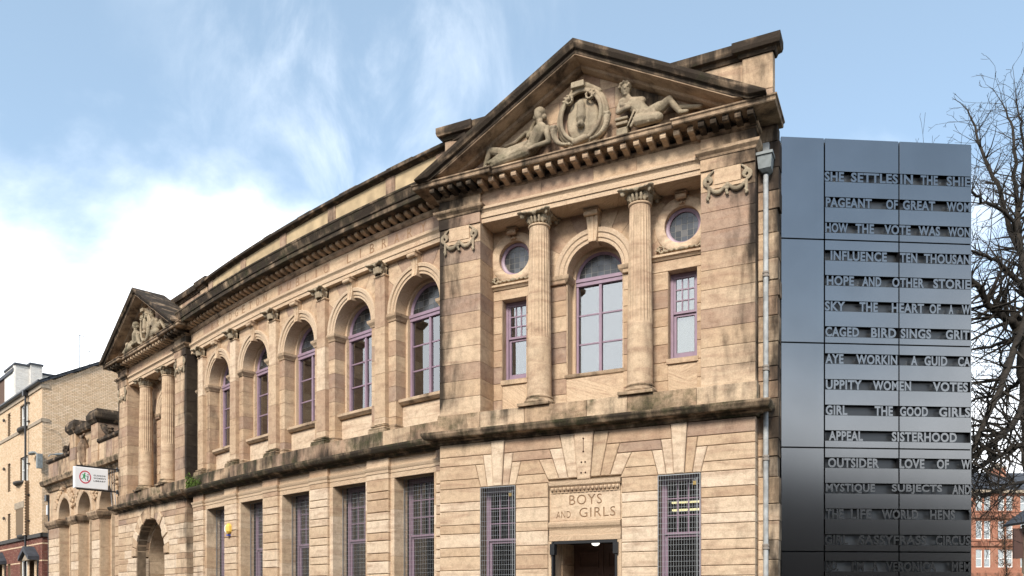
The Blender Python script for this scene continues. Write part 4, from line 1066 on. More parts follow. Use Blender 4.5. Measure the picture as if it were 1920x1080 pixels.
wall_sheet(b, [(S0 + (S1 - S0) * i / 40, 5.4) for i in range(41)] + [(S1 - (S1 - S0) * i / 40, ZA + .2) for i in range(41)],
           [[(c - .74, 5.7), (c + .74, 5.7)] + circle_poly(c, 8.47, .74, 0, math.pi, 20) for c in WCN], -.2, .1); b.build('wall', MORTAR, LIB)
zs = [ZP + .0, 6.05, 6.41, 6.77, 7.13, 7.49, 7.85, 8.30]
for i, c in enumerate(BC):
    for z0, z1 in zip(zs, zs[1:]):
        for sg in (-1, 1): block(FM, rect(*sorted((c + sg * .44, c + sg * .1)), z0, z1), -.46, -.12, gap=.003, ch=.004, wear=mid_wear)
    for sg in (-1, 1):
        b = MB(FM, rnd_wear(.35, .25, .1)); x0, x1 = sorted((c + sg * .15, c + sg * .44)); b.sweep([along(FM, x, n) for x, n in ((x0, -.12), (x1, -.12), (x1, -.45))] if sg > 0 else [along(FM, x, n) for x, n in ((x0, -.45), (x0, -.12), (x1, -.12))],
                [(-.06, 8.30), (.015, 8.31), (.03, 8.35), (.075, 8.41), (.085, 8.47), (-.06, 8.475)]); b.build('impost', STONE, LIB)
        b = MB(FM, rnd_wear(.5, .4, .35)); b.sweep([along(FM, x, n) for x, n in ((x0, -.12), (x1, -.12), (x1, -.45))] if sg > 0 else [along(FM, x, n) for x, n in ((x0, -.45), (x0, -.12), (x1, -.12))],
                [(-.03, ZP), (.05, ZP + .002), (.05, ZP + .09), (.03, ZP + .12), (.04, ZP + .16), (.01, ZP + .19), (-.03, ZP + .19)]); b.build('pier_base', STONE, LIB)
    if i == 5: continue
    # pilaster: slightly tapered shaft in three stones, moulded base, scrolled capital
    zsh = [ZP + .22, 6.05, 7.1, 8.2, 9.42]
    hw_ = lambda z: .195 - .022 * (z - 5.9) / 3.5
    pil = None
    for z0, z1 in zip(zsh, zsh[1:]):
        t = random.random() * .8; b = MB(FM, lambda s, n, z: (t, .07 + random.uniform(0, .06), .12 if z < 6.1 else 0))
        b.prism([(c - hw_(z0), z0 + .002), (c + hw_(z0), z0 + .002), (c + hw_(z1), z1 - .002), (c - hw_(z1), z1 - .002)], -.13, 0, .004)
        o = b.build('pilaster' if pil is None else 'shaft_stone', STONE, LIB if pil is None else pil)
        if pil is None: pil = o
    b = MB(FM, rnd_wear(.5, .42, .6)); b.sweep([along(FM, x, n) for x, n in ((c - .19, -.12), (c - .19, 0), (c + .19, 0), (c + .19, -.12))],
            [(-.05, ZP + .002), (.11, ZP + .002), (.11, ZP + .065), (.095, ZP + .075), (.105, ZP + .10), (.09, ZP + .125), (.05, ZP + .135), (.045, ZP + .15), (.065, ZP + .165), (.06, ZP + .19), (.02, ZP + .20), (-.05, ZP + .22)]); b.build('pilaster_base', STONE, pil)
    b = MB(FM, (.4, .15, .1)); b.sweep([along(FM, x, n) for x, n in ((c - .172, -.12), (c - .172, 0), (c + .172, 0), (c + .172, -.12))], [(-.05, 9.40), (.02, 9.40), (.03, 9.42), (.02, 9.44), (-.05, 9.445)]); b.build('necking', STONE, pil)
    carve('capital', FM, carve_capital(FM, c, -.06, .165, 9.44, ZA, True), SCULPT, pil, .012, 1, (.4, .16, .05))
for i, c in enumerate(WCN):
    block(FM, rect(c - .73, c + .73, ZP, 6.32), -.6, -.33, soot=.05, tint=.1)
    b = MB(FM, rnd_wear(.3, .25, .05)); b.moulding(c - .78, c + .78, [(-.6, 6.325), (-.27, 6.325), (-.23, 6.36), (-.20, 6.385), (-.20, 6.45), (-.6, 6.49)]); b.build('window_sill', STONE, LIB)
    b = MB(FM, rnd_wear(.2, .05, .02, .05)); b.arch(c, 8.47, [(.73, -.46), (.73, -.10), (.78, -.10), (.795, -.075), (.865, -.075), (.88, -.045), (.95, -.04), (.97, -.07), (.97, -.2)], segs=28); b.build('archivolt', STONE, LIB, smooth=30)
    b = MB(FM, CLEAN); b.arch(c, 8.47, [(.66, -.60), (.66, -.44), (.735, -.44), (.735, -.60)], segs=24)
    for sg in (-1, 1): b.box(*sorted((c + sg * .66, c + sg * .76)), -.60, -.44, 6.45, 8.47)
    b.build('inner_arch', STONE, LIB, smooth=30)
    spandrels(FM, c, 8.47, .965, c - BAY / 2 + .17, c + BAY / 2 - .17, 8.47, ZA, -.3, -.13, 9, soot=.04)
    keystone(FM, c, 9.13, ZA - .05, .16, .235, -.2, .06)
    arched_window(FM, c, .675, 6.47, 8.47, -.52)
# entablature, inscription, cornice, parapet
b = MB(FM, CLEAN); b.moulding(S0, S1, [(-.5, ZA), (.0, ZA), (.0, 9.785), (.02, 9.785), (.02, 9.89), (.045, 9.92), (.065, 9.94), (.065, ZT), (-.5, ZT)], .6); b.build('architrave', STONE, LIB)
course(FM, S0, S1, ZT, ZF - .002, -.5, 0, 1.17, gap=.002, ch=.003, soot=.07)
for word, s_a, st in (('BRIDGETON', .75, .42), ('PUBLIC', 4.93, .425), ('LIBRARY', 8.02, .44)):
    for i, ch in enumerate(word):
        w_ = .04 if ch == 'I' else .165
        b = MB(FM); lettering(b, FM, ch, s_a + st * i - w_ / 2, s_a + st * i + w_ / 2, 10.045, 10.27, -.006, .009); b.build('letter', INCISE, LIB)
b = MB(FM, lambda *a: (.55, .25 + .25 * random.random(), .02)); b.moulding(S0, S1, [(-.3, 10.325), (.01, 10.325), (.035, 10.35), (.06, 10.39), (.07, 10.43), (-.3, 10.43)], .35); b.build('bed_moulding', STONE, LIB)
x = S0 + .15
while x < S1 - .1:
    b = MB(FM, lambda *a: (.45, .24 + random.uniform(-.12, .15), .02))
    b.loft([[(FM(x + q, n, z), (0, 0, 0)) for n, z in ((.05, 10.435), (.14, 10.45), (.21, 10.47), (.25, 10.50), (.25, 10.555), (.05, 10.555))] for q in (-.06, .06)]); b.build('modillion', STONE, LIB)
    x += .247
b = MB(FM, rnd_wear(.5, .70, .40, .14)); b.moulding(S0, S1, [(-.4, 10.555), (.40, 10.555), (.42, 10.57), (.42, 10.66), (.45, 10.68), (.46, 10.72), (.50, 10.84), (.52, 10.86), (.52, 10.90), (-.4, 10.96)], .4); b.build('cornice', STONE, LIB)
course(FM, S0 + .3, S1, 10.94, 11.12, -.8, -.31, 1.0, gap=.003, soot=.3)
for i, c in enumerate(BC + [10.9]):
    if c > S1 - .3: continue
    block(FM, rect(c - .17, c + .17, 11.12, 11.905), -.8, -.325, soot=.34, tint=.85)
    a, e = c + .17, min(S1, c + BAY - .17)
    b = MB(FM); b.moulding(a, e, [(-.8, 11.12), (-.345, 11.12), (-.345, 11.905), (-.8, 11.905)]); b.build('render_panel', RENDER_, LIB)
b = MB(FM, DARKW); b.moulding(S0 + .3, S1, [(-.9, 11.90), (-.32, 11.90), (-.29, 11.925), (-.22, 11.935), (-.20, 11.95), (-.20, 12.02), (-.9, 12.05)], .4); b.build('parapet_coping', STONE, LIB)
for s, wd in ((5.4, .6), (7.3, .7), (9.15, .9), (3.6, .4)): 
    b = MB(FM, DARKW); b.moulding(s, s + wd, [(-.85, 12.04), (-.21, 12.015), (-.23, 12.06), (-.85, 12.075)]); b.build('coping_slab', STONE, LIB)
# ground floor of the curved range
b = MB(FM, (.3, .25, 0)); wall_sheet(b, [(S0 + (S1 - S0) * i / 40, 0) for i in range(41)] + [(S1 - (S1 - S0) * i / 40, 5.1) for i in range(41)], [rect(c - .66, c + .66, 1.3, 4.57) for c in WCN], -.07, .3); b.build('wall', MORTAR, LIB)
for i, c in enumerate(BC):
    for z0, z1 in zip(COURSES[1:], COURSES[2:]):
        if 4.5 < z0 < 5: continue
        block(FM, rect(c - .395, c + .395, z0, z1), -.35, .08, ch=.016, gap=.006, wear=mid_wear)
    block(FM, rect(c - .395, c + .395, 4.575, 5.053), -.35, .075, ch=.004, gap=.002, wear=mid_wear)
    b = MB(FM, CLEAN); b.sweep([along(FM, x, n) for x, n in ((c - .395, .0), (c - .395, .08), (c + .395, .08), (c + .395, .0))], [(-.03, 4.70), (.012, 4.71), (.015, 4.77), (.03, 4.79), (.045, 4.83), (.05, 4.86), (-.03, 4.87)]); b.build('pier_moulding', STONE, LIB)
for i, c in enumerate(WCN):
    for sg in (-1, 1):
        zz = [.4, 1.3, 2.1, 2.75, 3.4, 3.85, 4.58]
        for z0, z1 in zip(zz, zz[1:]): block(FM, rect(*sorted((c + sg * .65, c + sg * .79)), z0, z1), -.42, 0, ch=.003, gap=.002, wear=mid_wear)
    b = MB(FM, CLEAN); b.moulding(c - .78, c + .78, [(-.42, 4.585), (0, 4.585), (0, 4.70), (.015, 4.71), (.015, 4.77), (.03, 4.79), (.045, 4.83), (.05, 4.86), (0, 4.875), (0, 5.054), (-.42, 5.054)]); b.build('window_head', STONE, LIB)
    b = MB(FM, (.3, .2, .1)); b.moulding(c - .66, c + .66, [(-.42, 1.22), (.05, 1.22), (.05, 1.30), (-.42, 1.33)]); b.build('window_sill', STONE, LIB)
    sash_window(FM, c - .65, c + .65, 1.32, 4.58, -.47, 3.25, 4, 3)
    nth = ['nearest the left pavilion', 'just right of the alarm box', 'in the middle of the curved range', 'fourth from the left', 'tucked against the right pavilion'][i]
    guard(FM, c - .645, c + .645, 1.34, 4.575, -.30, 'mesh guard over the curved-range ground-floor window ' + nth, .055, .10)
# ---- dark rooms behind the glass
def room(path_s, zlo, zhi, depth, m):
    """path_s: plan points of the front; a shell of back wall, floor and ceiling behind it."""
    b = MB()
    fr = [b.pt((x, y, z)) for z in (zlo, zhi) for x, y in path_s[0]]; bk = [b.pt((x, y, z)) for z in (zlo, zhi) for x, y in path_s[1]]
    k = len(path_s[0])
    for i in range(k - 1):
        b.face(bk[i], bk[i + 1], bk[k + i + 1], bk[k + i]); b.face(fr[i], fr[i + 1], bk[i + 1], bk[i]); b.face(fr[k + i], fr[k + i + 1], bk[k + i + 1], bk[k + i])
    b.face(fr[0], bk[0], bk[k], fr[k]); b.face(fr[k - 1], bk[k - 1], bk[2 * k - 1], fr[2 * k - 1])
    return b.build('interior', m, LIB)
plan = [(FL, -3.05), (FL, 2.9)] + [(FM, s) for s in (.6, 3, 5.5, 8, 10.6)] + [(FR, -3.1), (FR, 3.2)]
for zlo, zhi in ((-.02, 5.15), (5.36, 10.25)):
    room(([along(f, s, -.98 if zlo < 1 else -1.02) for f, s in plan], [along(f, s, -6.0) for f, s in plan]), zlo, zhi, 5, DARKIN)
b = MB(wear=(.5, .6, .1)); top = [b.pt((*along(f, s, -.7), 10.97)) for f, s in plan]; bk = [b.pt((*along(f, s, -12), 10.99)) for f, s in plan]
for i in range(len(plan) - 1): b.face(top[i], top[i + 1], bk[i + 1], bk[i])
b.build('roof', SLATE, LIB)
b = MB(wear=(.5, .4, .1)); top = [b.pt((*along(f, s, -12), z)) for f, s in plan for z in (0, 11)]
for i in range(len(plan) - 1): b.face(top[2 * i], top[2 * i + 2], top[2 * i + 3], top[2 * i + 1])
b.face(b.pt(FR(HR + .2, -.6, 0)), b.pt(FR(HR - 4.2, -12, 0)), b.pt(FR(HR - 4.2, -12, 11)), b.pt(FR(HR + .2, -.6, 11)))
b.face(b.pt(FL(-HL, -2, 0)), b.pt(FL(-HL, -12, 0)), b.pt(FL(-HL, -12, 11)), b.pt(FL(-HL, -2, 11)))
b.build('rear_wall', STONE, LIB)
for z, s0, s1, nn in ((3.78, 1.2, 3.1, -2.2), (3.66, 1.1, 3.1, -2.6)):
    o = MB(FR); o.box(s0, s1, nn - .04, nn + .04, z + .02, z + .06); q = o.build('strip_light', LIT)
    tag(q, 'lit fluorescent tube seen through the right guarded window, ' + ('upper' if z > 3.7 else 'lower') + ' of the two', 'lamp', 'lit tubes behind the guarded window')
# ---- rainwater pipe
rp = None
b = MB(FR, (0, 0, 0)); b.tube([FR(3.475, -.23, 0.1), FR(3.475, -.23, 9.5)], .047, 12); rp = b.build('rainwater_pipe', LEADPIPE, LIB, smooth=60)
for z in (.9, 2.62, 4.25, 5.9, 7.62):
    b = MB(FR); b.lathe(FR(3.475, -.23, 0), [(.05, z), (.062, z + .01), (.062, z + .045), (.053, z + .05), (.053, z + .065), (.062, z + .07), (.062, z + .1), (.05, z + .11)], 14)
    b.box(3.42, 3.53, -.36, -.23, z + .02, z + .04); b.build('pipe_collar', mat('pipe_collar', (.25, .22, .19), .7) if 'pipe_collar' not in MATS else MATS['pipe_collar'], rp, smooth=40)
b = MB(FR)
b.loft([[(FR(3.475 + x, -.20 + n, z), (0, 0, 0)) for x, n in ((-h, -.13), (h, -.13), (h, d), (-h, d))] for z, h, d in ((9.52, .05, .05), (9.57, .11, .11), (9.80, .13, .14), (9.80, .15, .165), (9.85, .15, .165))])
b.build('hopper', ZINC, rp)
b = MB(FR); b.box(3.42, 3.53, -.34, -.24, 9.86, 10.1); b.build('outlet_spout', LEADPIPE, rp)

# moss on the ledge by the left pavilion
mb = MB(FM)
for i in range(420):
    s = -.75 + abs(random.gauss(0, .5)); z = 5.33 + abs(random.gauss(0, .12)) * max(0, 1.1 - s * .6); n = .14 + random.uniform(0, .1)
    q = [FM(s + random.gauss(0, .035), n + random.uniform(-.02, .05), z + random.gauss(0, .03)) for _ in range(3)]; mb.face(*[mb.pt(p) for p in q])
mo = mb.build('moss', MOSSM, stuff=True); tag(mo, 'bright green moss clump on the ledge where the curved range meets the left pavilion', 'moss')
# alarm box
ab = thing('alarm_box', 'yellow and white alarm box on the pier nearest the left pavilion', 'alarm box', FM(BC[1] - .05, .08, 3.72))
b = MB(FM); c_ = BC[1] + .0
hexa = [(c_ + .145 * math.cos(a) * .85, 3.85 + .165 * math.sin(a)) for a in [math.pi / 2 + i * math.pi / 3 for i in range(6)]]
b.prism(hexa, .08, .2, .05); b.build('cover', YELLOW, ab)
b = MB(FM); b.prism([(c_ - .121, 3.775), (c_ - .045, 3.73), (c_ - .045, 3.97), (c_ - .121, 3.925)], .0801, .203, .02); b.build('side_label', WHITE, ab)
b = MB(FM); b.box(c_ - .05, c_ + .05, .08, .17, 3.64, 3.685); b.build('strobe', mat('blue_lens', (.02, .04, .3), .3), ab)

# ------------------------------------------------------------------ left wing of the library
WN = -.9                                                   # its wall stands back from the pavilion
PIERS = [(-15.47, -13.82), (-11.95, -10.95), (-9.06, -8.09), (-6.2, -3.05)]
def wing_wear(s, n, z): return (.12 + random.uniform(-.08, .1), .08)
zsw = [0, .4, .8, 1.2, 1.6, 2.0, 2.4, 2.8, 3.2, 3.6, 4.0, 4.4, 4.8, 5.3]
b = MB(FL, (.4, .15, .02)); hol = []
for (a0, a1), (c0, c1) in zip(PIERS, PIERS[1:]): hol.append([(a1 + .02, .02), (c0 - .02, .02)] + circle_poly((a1 + c0) / 2, 5.7, (c0 - a1) / 2 - .02, 0, math.pi, 18))
wall_sheet(b, rect(PIERS[0][0] + .02, -3.1, 0, 7.3), hol, WN - .04, .7); b.build('wall', STONE, LIB)
for a, c in PIERS:
    for z0, z1 in zip(zsw, zsw[1:]): course(FL, a, c, z0, z1, WN - .5, WN, 1.7, ch=.016, gap=.006, wear=wing_wear)
    b = MB(FL, rnd_wear(.5, .42, .12)); b.sweep([along(FL, s, n) for s, n in ((a, WN - .5), (a, WN), (c, WN), (c, WN - .5))], [(-.1, 5.3), (.04, 5.32), (.08, 5.38), (.14, 5.45), (.18, 5.58), (.18, 5.64), (-.1, 5.68)]); b.build('impost', STONE, LIB)
for (a0, a1), (c0, c1) in zip(PIERS, PIERS[1:]):
    cc = (a1 + c0) / 2; r = (c0 - a1) / 2
    b = MB(FL, rnd_wear(.25, .12, .02)); b.arch(cc, 5.7, [(r - .04, WN - .45), (r - .04, WN + .02), (r + .02, WN + .05), (r + .2, WN + .05), (r + .22, WN), (r + .22, WN - .3)], segs=22); b.build('archivolt', STONE, LIB, smooth=30)
    b = MB(FL, (.3, .12, 0)); b.arch(cc, 5.7, [(r - .18, WN - .75), (r - .18, WN - .45), (r - .02, WN - .45), (r - .02, WN - .75)], segs=18)
    for sg in (-1, 1): b.box(*sorted((cc + sg * (r - .18), cc + sg * r)), WN - .75, WN - .45, .02, 5.7)
    b.build('inner_arch', STONE, LIB, smooth=30)
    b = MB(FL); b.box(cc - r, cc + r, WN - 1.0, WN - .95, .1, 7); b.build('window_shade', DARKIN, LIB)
    b = MB(FL); frame_ring(b, cc - r + .16, cc + r - .16, 1.2, 6.9, WN - .80, WN - .74, .06); fr = b.build('wing_window', MAUVE, LIB)
    panes_grid(FL, fr, cc - r + .22, cc + r - .22, 1.26, 6.8, WN - .78, 2, 5)
    keystone(FL, cc, 5.7 + r - .02, 5.7 + r + .42, .2, .3, WN - .1, WN + .14)
    for sg in (-1, 1):                                     # carving in the spandrels
        p = []
        for q in range(26):
            a = math.pi / 2 + sg * random.uniform(.45, 1.25); rr = r + .28 + random.uniform(0, .5) * abs(math.cos(a))
            s_, z_ = cc + rr * math.cos(a), 5.7 + rr * math.sin(a)
            if abs(s_ - cc) < r + .42 and z_ < 7.15: p.append(('e', (s_, WN + .02, z_), (random.uniform(.05, .1), .07, random.uniform(.05, .13)), random.uniform(-1, 1)))
        carve('spandrel_carving', FL, p, STONE, LIB, .02, 1, (.45, .22, .05))
WL0, WL1 = PIERS[0][0], -3.12
path = [along(FL, s, n) for s, n in ((WL0, WN - .8), (WL0, WN), (WL1, WN))]
b = MB(FL, rnd_wear(.5, .42, .45)); b.sweep(path, [(-.4, 7.1), (.03, 7.1), (.06, 7.2), (.12, 7.28), (.14, 7.36), (.28, 7.40), (.3, 7.46), (.33, 7.56), (.33, 7.62), (-.4, 7.72)], .5); b.build('cornice', STONE, LIB)
course(FL, WL0, WL1, 7.66, 8.5, WN - .5, WN, .85, gap=.003, wear=lambda s, n, z: (.3 + random.uniform(-.15, .1), .45 if z < 8 else .1))
b = MB(FL, DARKW); b.sweep([along(FL, s, n) for s, n in ((WL0, WN - .5), (WL0, WN), (-11.9, WN))], [(-.5, 8.5), (.04, 8.5), (.1, 8.56), (.1, 8.66), (-.5, 8.72)], .5); b.build('parapet_coping', STONE, LIB)
b = MB(FL, DARKW); b.sweep([along(FL, s, n) for s, n in ((-8.1, WN), (WL1, WN))], [(-.5, 8.5), (.04, 8.5), (.1, 8.56), (.1, 8.66), (-.5, 8.72)], .5); b.build('parapet_coping', STONE, LIB)
for a, c in ((-11.95, -11.1), (-8.95, -8.09)):             # raised piers with heavy caps
    for z0, z1 in ((7.7, 8.2), (8.2, 8.75), (8.75, 9.4)): block(FL, rect(a, c, z0, z1), WN - .8, WN + .06, wear=lambda s, n, z: (.28, .2))
    b = MB(FL, DARKW); b.sweep([along(FL, s, n) for s, n in ((a, WN - .8), (a, WN + .06), (c, WN + .06), (c, WN - .8))], [(-.3, 9.4), (.03, 9.4), (.08, 9.48), (.14, 9.55), (.16, 9.62), (.16, 9.78), (.05, 9.98), (-.3, 10.05)]); b.build('pier_cap', STONE, LIB)
block(FL, rect(-11.1, -8.95, 7.7, 9.3), WN - .7, WN - .12, wear=lambda s, n, z: (.3, .05))
b = MB(FL, DARKW); b.moulding(-11.1, -8.95, [(WN - .7, 9.28), (WN + .05, 9.3), (WN + .12, 9.4), (WN + .12, 9.62), (WN - .7, 9.7)]); b.build('parapet_coping', STONE, LIB)
p = [('c', (-10.0, WN + .02, 7.95), .2, (-10.0, WN + .06, 8.6), .26), ('c', (-10.0, WN + .05, 8.6), .2, (-10.0, WN + .05, 8.95), .12), ('c', (-10.0, WN + .1, 8.98), .09, (-9.72, WN + .1, 9.12), .05), ('c', (-10.0, WN + .1, 8.98), .09, (-10.28, WN + .1, 9.1), .05)]
for q in range(10): p.append(('e', (-10.0 + random.uniform(-.3, .3), WN + .02, 7.8 + random.uniform(0, .15)), (.09, .08, .09)))
carve('carved_niche', FL, p, STONE, LIB, .02, 2, (.7, .45, .1))
for sg, x in ((1, -8.09), (-1, -11.95)):                   # scrolls that step down to the low parapet
    p = []
    for q in range(14): t = q / 13; p.append(('e', (x + sg * (.12 + 1.0 * t), WN - .15, 9.25 - .62 * t ** .7), (.09, .16, .09)))
    for q in range(14): a = q / 13 * 3.4 * math.pi; r = .2 * (1 - .05 * q); p.append(('e', (x + sg * (1.0 + r * math.cos(a)), WN - .1, 8.85 + r * math.sin(a)), (.05, .15, .05)))
    p.append(('b', *sorted((x, x + sg * .9)), WN - .3, WN - .2, 8.6, 8.9)); carve('scroll_bracket', FL, p, STONE, LIB, .022, 1, (.6, .75, .1))
b = MB(FL, (.5, .5, 0)); b.face(b.pt(FL(WL0, WN - .4, 8.4)), b.pt(FL(WL1, WN - .4, 8.4)), b.pt(FL(WL1, -9, 8.4)), b.pt(FL(WL0, -9, 8.4))); b.face(b.pt(FL(WL0, WN - .4, 0)), b.pt(FL(WL0, -9, 0)), b.pt(FL(WL0, -9, 8.4)), b.pt(FL(WL0, WN - .4, 8.4))); b.build('rear_wall', STONE, LIB)
b = MB(FL); b.tube([FL(WL0 - .12, WN - .05, .1), FL(WL0 - .12, WN - .05, 6.7)], .05, 10); wp = b.build('rainwater_pipe', IRON, LIB, smooth=60)
b = MB(FL); b.box(WL0 - .32, WL0 - .02, WN - .2, WN + .1, 6.7, 7.0); b.build('hopper', IRON, wp)
# ---- everything gathered as blocks becomes stone
for kind, lst in BLOCKS.items():
    lst.sort(key=lambda t: -t[0])
    rest = MB()
    for i, (area, f, pts, n0, n1, ch, gap, wv) in enumerate(lst):
        if i < 296 and area > 30:
            b = MB(f, wv); b.prism(pts, n0, n1, ch, gap); b.build(kind, STONE, LIB)
        else:
            rest.f = f; rest.wear = wv; rest.prism(pts, n0, n1, ch, gap)
    rest.build('small_' + kind, STONE, LIB, stuff=True)
print('blocks', {k: len(v) for k, v in BLOCKS.items()})

# ------------------------------------------------------------------ metal-clad lift tower with cut-out titles
TA = math.atan2(1575, 20740)
FT = Flat(((1465 - CX) / FPX * 17, 17.0), (math.cos(TA), math.sin(TA)))
TW = thing('lift_tower', 'dark grey metal-clad tower with rows of cut-out titles, right of the stone library', 'tower', FT(2, 0, 0))
def su(u):                                                 # distance along the face of a place seen in the photograph
    k = (u - CX) / FPX; return (k * FT.o.y - FT.o.x) / (FT.s.x - k * FT.s.y)
rows = [(9.045, 11.09), (6.94, 9.02), (4.815, 6.915), (2.705, 4.79), (.58, 2.68), (.02, .555)]
cols = [(.0, .888), (.913, 2.463), (2.488, 4.005)]
LINES = [
 (10.325, 230, 'SHE 303 390,SETTLES 422 633,IN 643 700,THE 735 812,SHIE 852 962'),
 (9.80, 230, 'PAGEANT 308 515,OF 580 632,GREAT 655 800,WOM 852 962'),
 (9.285, 230, 'HOW 306 408,THE 442 525,VOTE 572 690,WAS 725 822,WON 858 962'),
 (8.72, 230, 'INFLUENCE 330 583,TEN 642 720,THOUSAN 750 962'),
 (8.21, 230, 'HOPE 312 435,AND 472 558,OTHER 607 750,STORIE 792 962'),
 (7.69, 230, 'SKY 304 395,THE 460 542,HEART 605 750,OF 775 825,A 862 882,W 920 962'),
 (7.17, 230, 'CAGED 306 458,BIRD 512 625,SINGS 645 782,GRIT 848 955'),
 (6.62, 0, 'AYE 306 388,WORKIN 445 630,A 692 720,GUID 752 855,CA 903 960'),
 (6.095, 0, 'UPPITY 308 470,WOMEN 520 692,VOTES 790 948'),
 (5.575, 0, 'GIRL 308 405,THE 528 610,GOOD 642 768,GIRLS 818 960'),
 (5.055, 0, 'APPEAL 322 475,SISTERHOOD 605 898'),
 (4.505, 0, 'OUTSIDER 318 548,LOVE 640 752,OF 808 862,W 918 962'),
 (3.985, 0, 'MYSTIQUE 308 530,SUBJECTS 605 832,AND 878 962'),
 (3.465, 0, 'THE 308 388,LIFE 420 515,WORLD 560 725,HENS 778 890,T 952 962'),
 (2.94, 0, 'GIRL 304 408,SASSYFRASS 458 762,CIRCUS 803 962'),
 (2.40, 0, "NO. 308 365,I'M 425 480,A 515 545,VERONICA 580 805,MEM 875 962"),
 (1.88, 0, 'POEMS 310 470,OF HER OWN 520 960'), (1.36, 0, 'WILD 310 420,WOMEN 460 640,READ 700 960')]
SH, SD = .105, .11
for ci, (a, c) in enumerate(cols):
    for z0, z1 in rows:
        b = MB(FT)
        if ci == 0 or z0 < .1: b.prism(rect(a, c, z0, z1), -.05, 0, .003); pn = b.build('panel', GREY, TW); continue
        slots = sorted([z for z, _, _ in LINES if z0 < z < z1])
        edge = z0
        for z in slots + [None]:
            top = z1 if z is None else z - SH
            b.prism(rect(a, c, edge, top - (.003 if z is not None else 0)), -SD - .002, 0, .002)
            if z is not None:
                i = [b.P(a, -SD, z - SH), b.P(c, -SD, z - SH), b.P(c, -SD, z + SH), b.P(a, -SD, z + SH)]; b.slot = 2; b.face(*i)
                j = [b.P(a, -.002, z - SH), b.P(c, -.002, z - SH), b.P(c, -.002, z + SH), b.P(a, -.002, z + SH)]; b.slot = 1; b.face(i[0], i[3], j[3], j[0]); b.face(i[1], i[2], j[2], j[1]); b.face(i[2], i[3], j[3], j[2]); b.slot = 0  # soffit and ends of each slot coloured near black to deepen their shade
                edge = z + SH
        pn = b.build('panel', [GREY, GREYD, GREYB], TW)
        for z in slots:
            for zz_, oy, txt in LINES:
                if zz_ != z: continue
                for wd in txt.split(','):
                    q = wd.rsplit(' ', 2); x0, x1 = su(1420 + float(q[1]) / 2.4), su(1420 + float(q[2]) / 2.4)
                    if not (a - .01 <= (x0 + x1) / 2 <= c + .02): continue
                    b = MB(FT); lettering(b, FT, q[0], x0, min(x1, 4.0), z - SH + .002, z + SH - .012, -.013, .013, 1.08, .035); b.build('lettering', GREYL, pn)
b = MB(FT); b.box(.0, 4.0, -2.6, -.125, 0, 11.07); b.build('tower_wall', GREYD, TW)
b = MB(FT); b.box(4.006, 4.03, -2.6, -.012, 0, 11.09); b.build('side_panel', GREY, TW)
for z0, z1 in zip([0, 2.0, 4.2, 6.3, 8.4, 10.2, 10.62], [1.995, 4.195, 6.295, 8.395, 10.195, 10.615, 11.05]):
    b = MB(FT); b.box(-.32, -.03, -.22, -.16, z0, z1); b.build('side_panel', GREY, TW)
for z in [.5 + .62 * i for i in range(17)]:
    b = MB(FT); b.box(-.055, -.03, -.16, -.15, z, z + .03); b.build('fixing', GREYD, TW)

# ------------------------------------------------------------------ buff brick flats on the far left
fo = Vector(((79 - CX) / FPX * 44, 44.0))
FB = Flat(fo, LS); FG = Flat(fo, (-FB.n.x, -FB.n.y))
FLATS = thing('brick_flats', 'buff brick block of flats with red brick ground floor on the far left', 'building', FB(-4, -3, 0))
def brickwork(f, s0, s1, z0, z1, m, openings, name, n=lambda s, z: 0.0, keep=lambda s, z: True, L=.225, H=.075, w=(.0, 1.0)):
    b = MB(f); j = 0; z = z0
    while z < z1 - .02:
        s = s0 - (L / 2 if j % 2 else 0)
        while s < s1 - .01:
            a, c = max(s, s0), min(s + L - .014, s1); zm = z + H / 2; sm = (a + c) / 2
            for o in openings:
                if o[2] - .02 < zm < o[3] + .02:
                    if o[0] < a < o[1]: a = o[1]
                    if o[0] < c < o[1]: c = o[0]
                    if a <= o[0] and c >= o[1]: c = o[0]
            if c - a > .02 and keep(sm, zm) and not any(o[0] <= sm <= o[1] and o[2] - .02 < zm < o[3] + .02 for o in openings):
                t = random.uniform(*w); b.wear = (t, .02, 0); nn = n(sm, zm) + random.uniform(-.002, .002)
                i = [b.P(x, nn + d, y) for d in (-.03, 0) for x, y in rect(a, c, z + .007, min(z + H - .007, z1))]
                b.face(*i[4:])
                for q in range(4): b.face(i[q], i[(q + 1) % 4], i[4 + (q + 1) % 4], i[4 + q])
            s += L
        z += H; j += 1
    return b.build(name, m, FLATS, stuff=True)
WINS = []
for zt, zb in ((12.72, 11.42), (9.86, 8.42), (6.93, 5.5)): WINS += [(-4.3, -2.75, zb, zt), (-7.0, -6.45, zb - .2, zt)]
DOORS = [(-2.25, -.75, 0, 4.1), (-8.9, -7.5, 0, 4.1), (-4.3, -2.75, 1.2, 4.1), (-7.0, -6.45, 2.2, 4.0)]
bay = lambda s, z: .22 if (-4.55 < s < -2.5 and 5.4 < z < 8.42) else 0.0
brickwork(FB, -10.5, 0, 5.42, 13.2, BRICKY, WINS, 'brick', bay)
brickwork(FG, 0.0, 9, 5.42, 16.5, BRICKY, [], 'brick', keep=lambda s, z: z < 13.25 + .53 * min(s, 6))
RB = lambda s, z: not (int((z - .3) / .45) % 2 == 0 and (z - .3) % .45 < .09)
brickwork(FB, -10.5, 0, 2.5, 5.2, BRICKR, DOORS, 'red_brick', keep=RB)
brickwork(FB, -10.5, 0, 2.5, 5.2, BRICKY, DOORS, 'brick', lambda s, z: .004, keep=lambda s, z: not RB(s, z))
brickwork(FG, 0, 4, 2.5, 5.2, BRICKR, [], 'red_brick', keep=RB); brickwork(FG, 0, 4, 2.5, 5.2, BRICKY, [], 'brick', lambda s, z: .004, keep=lambda s, z: not RB(s, z))
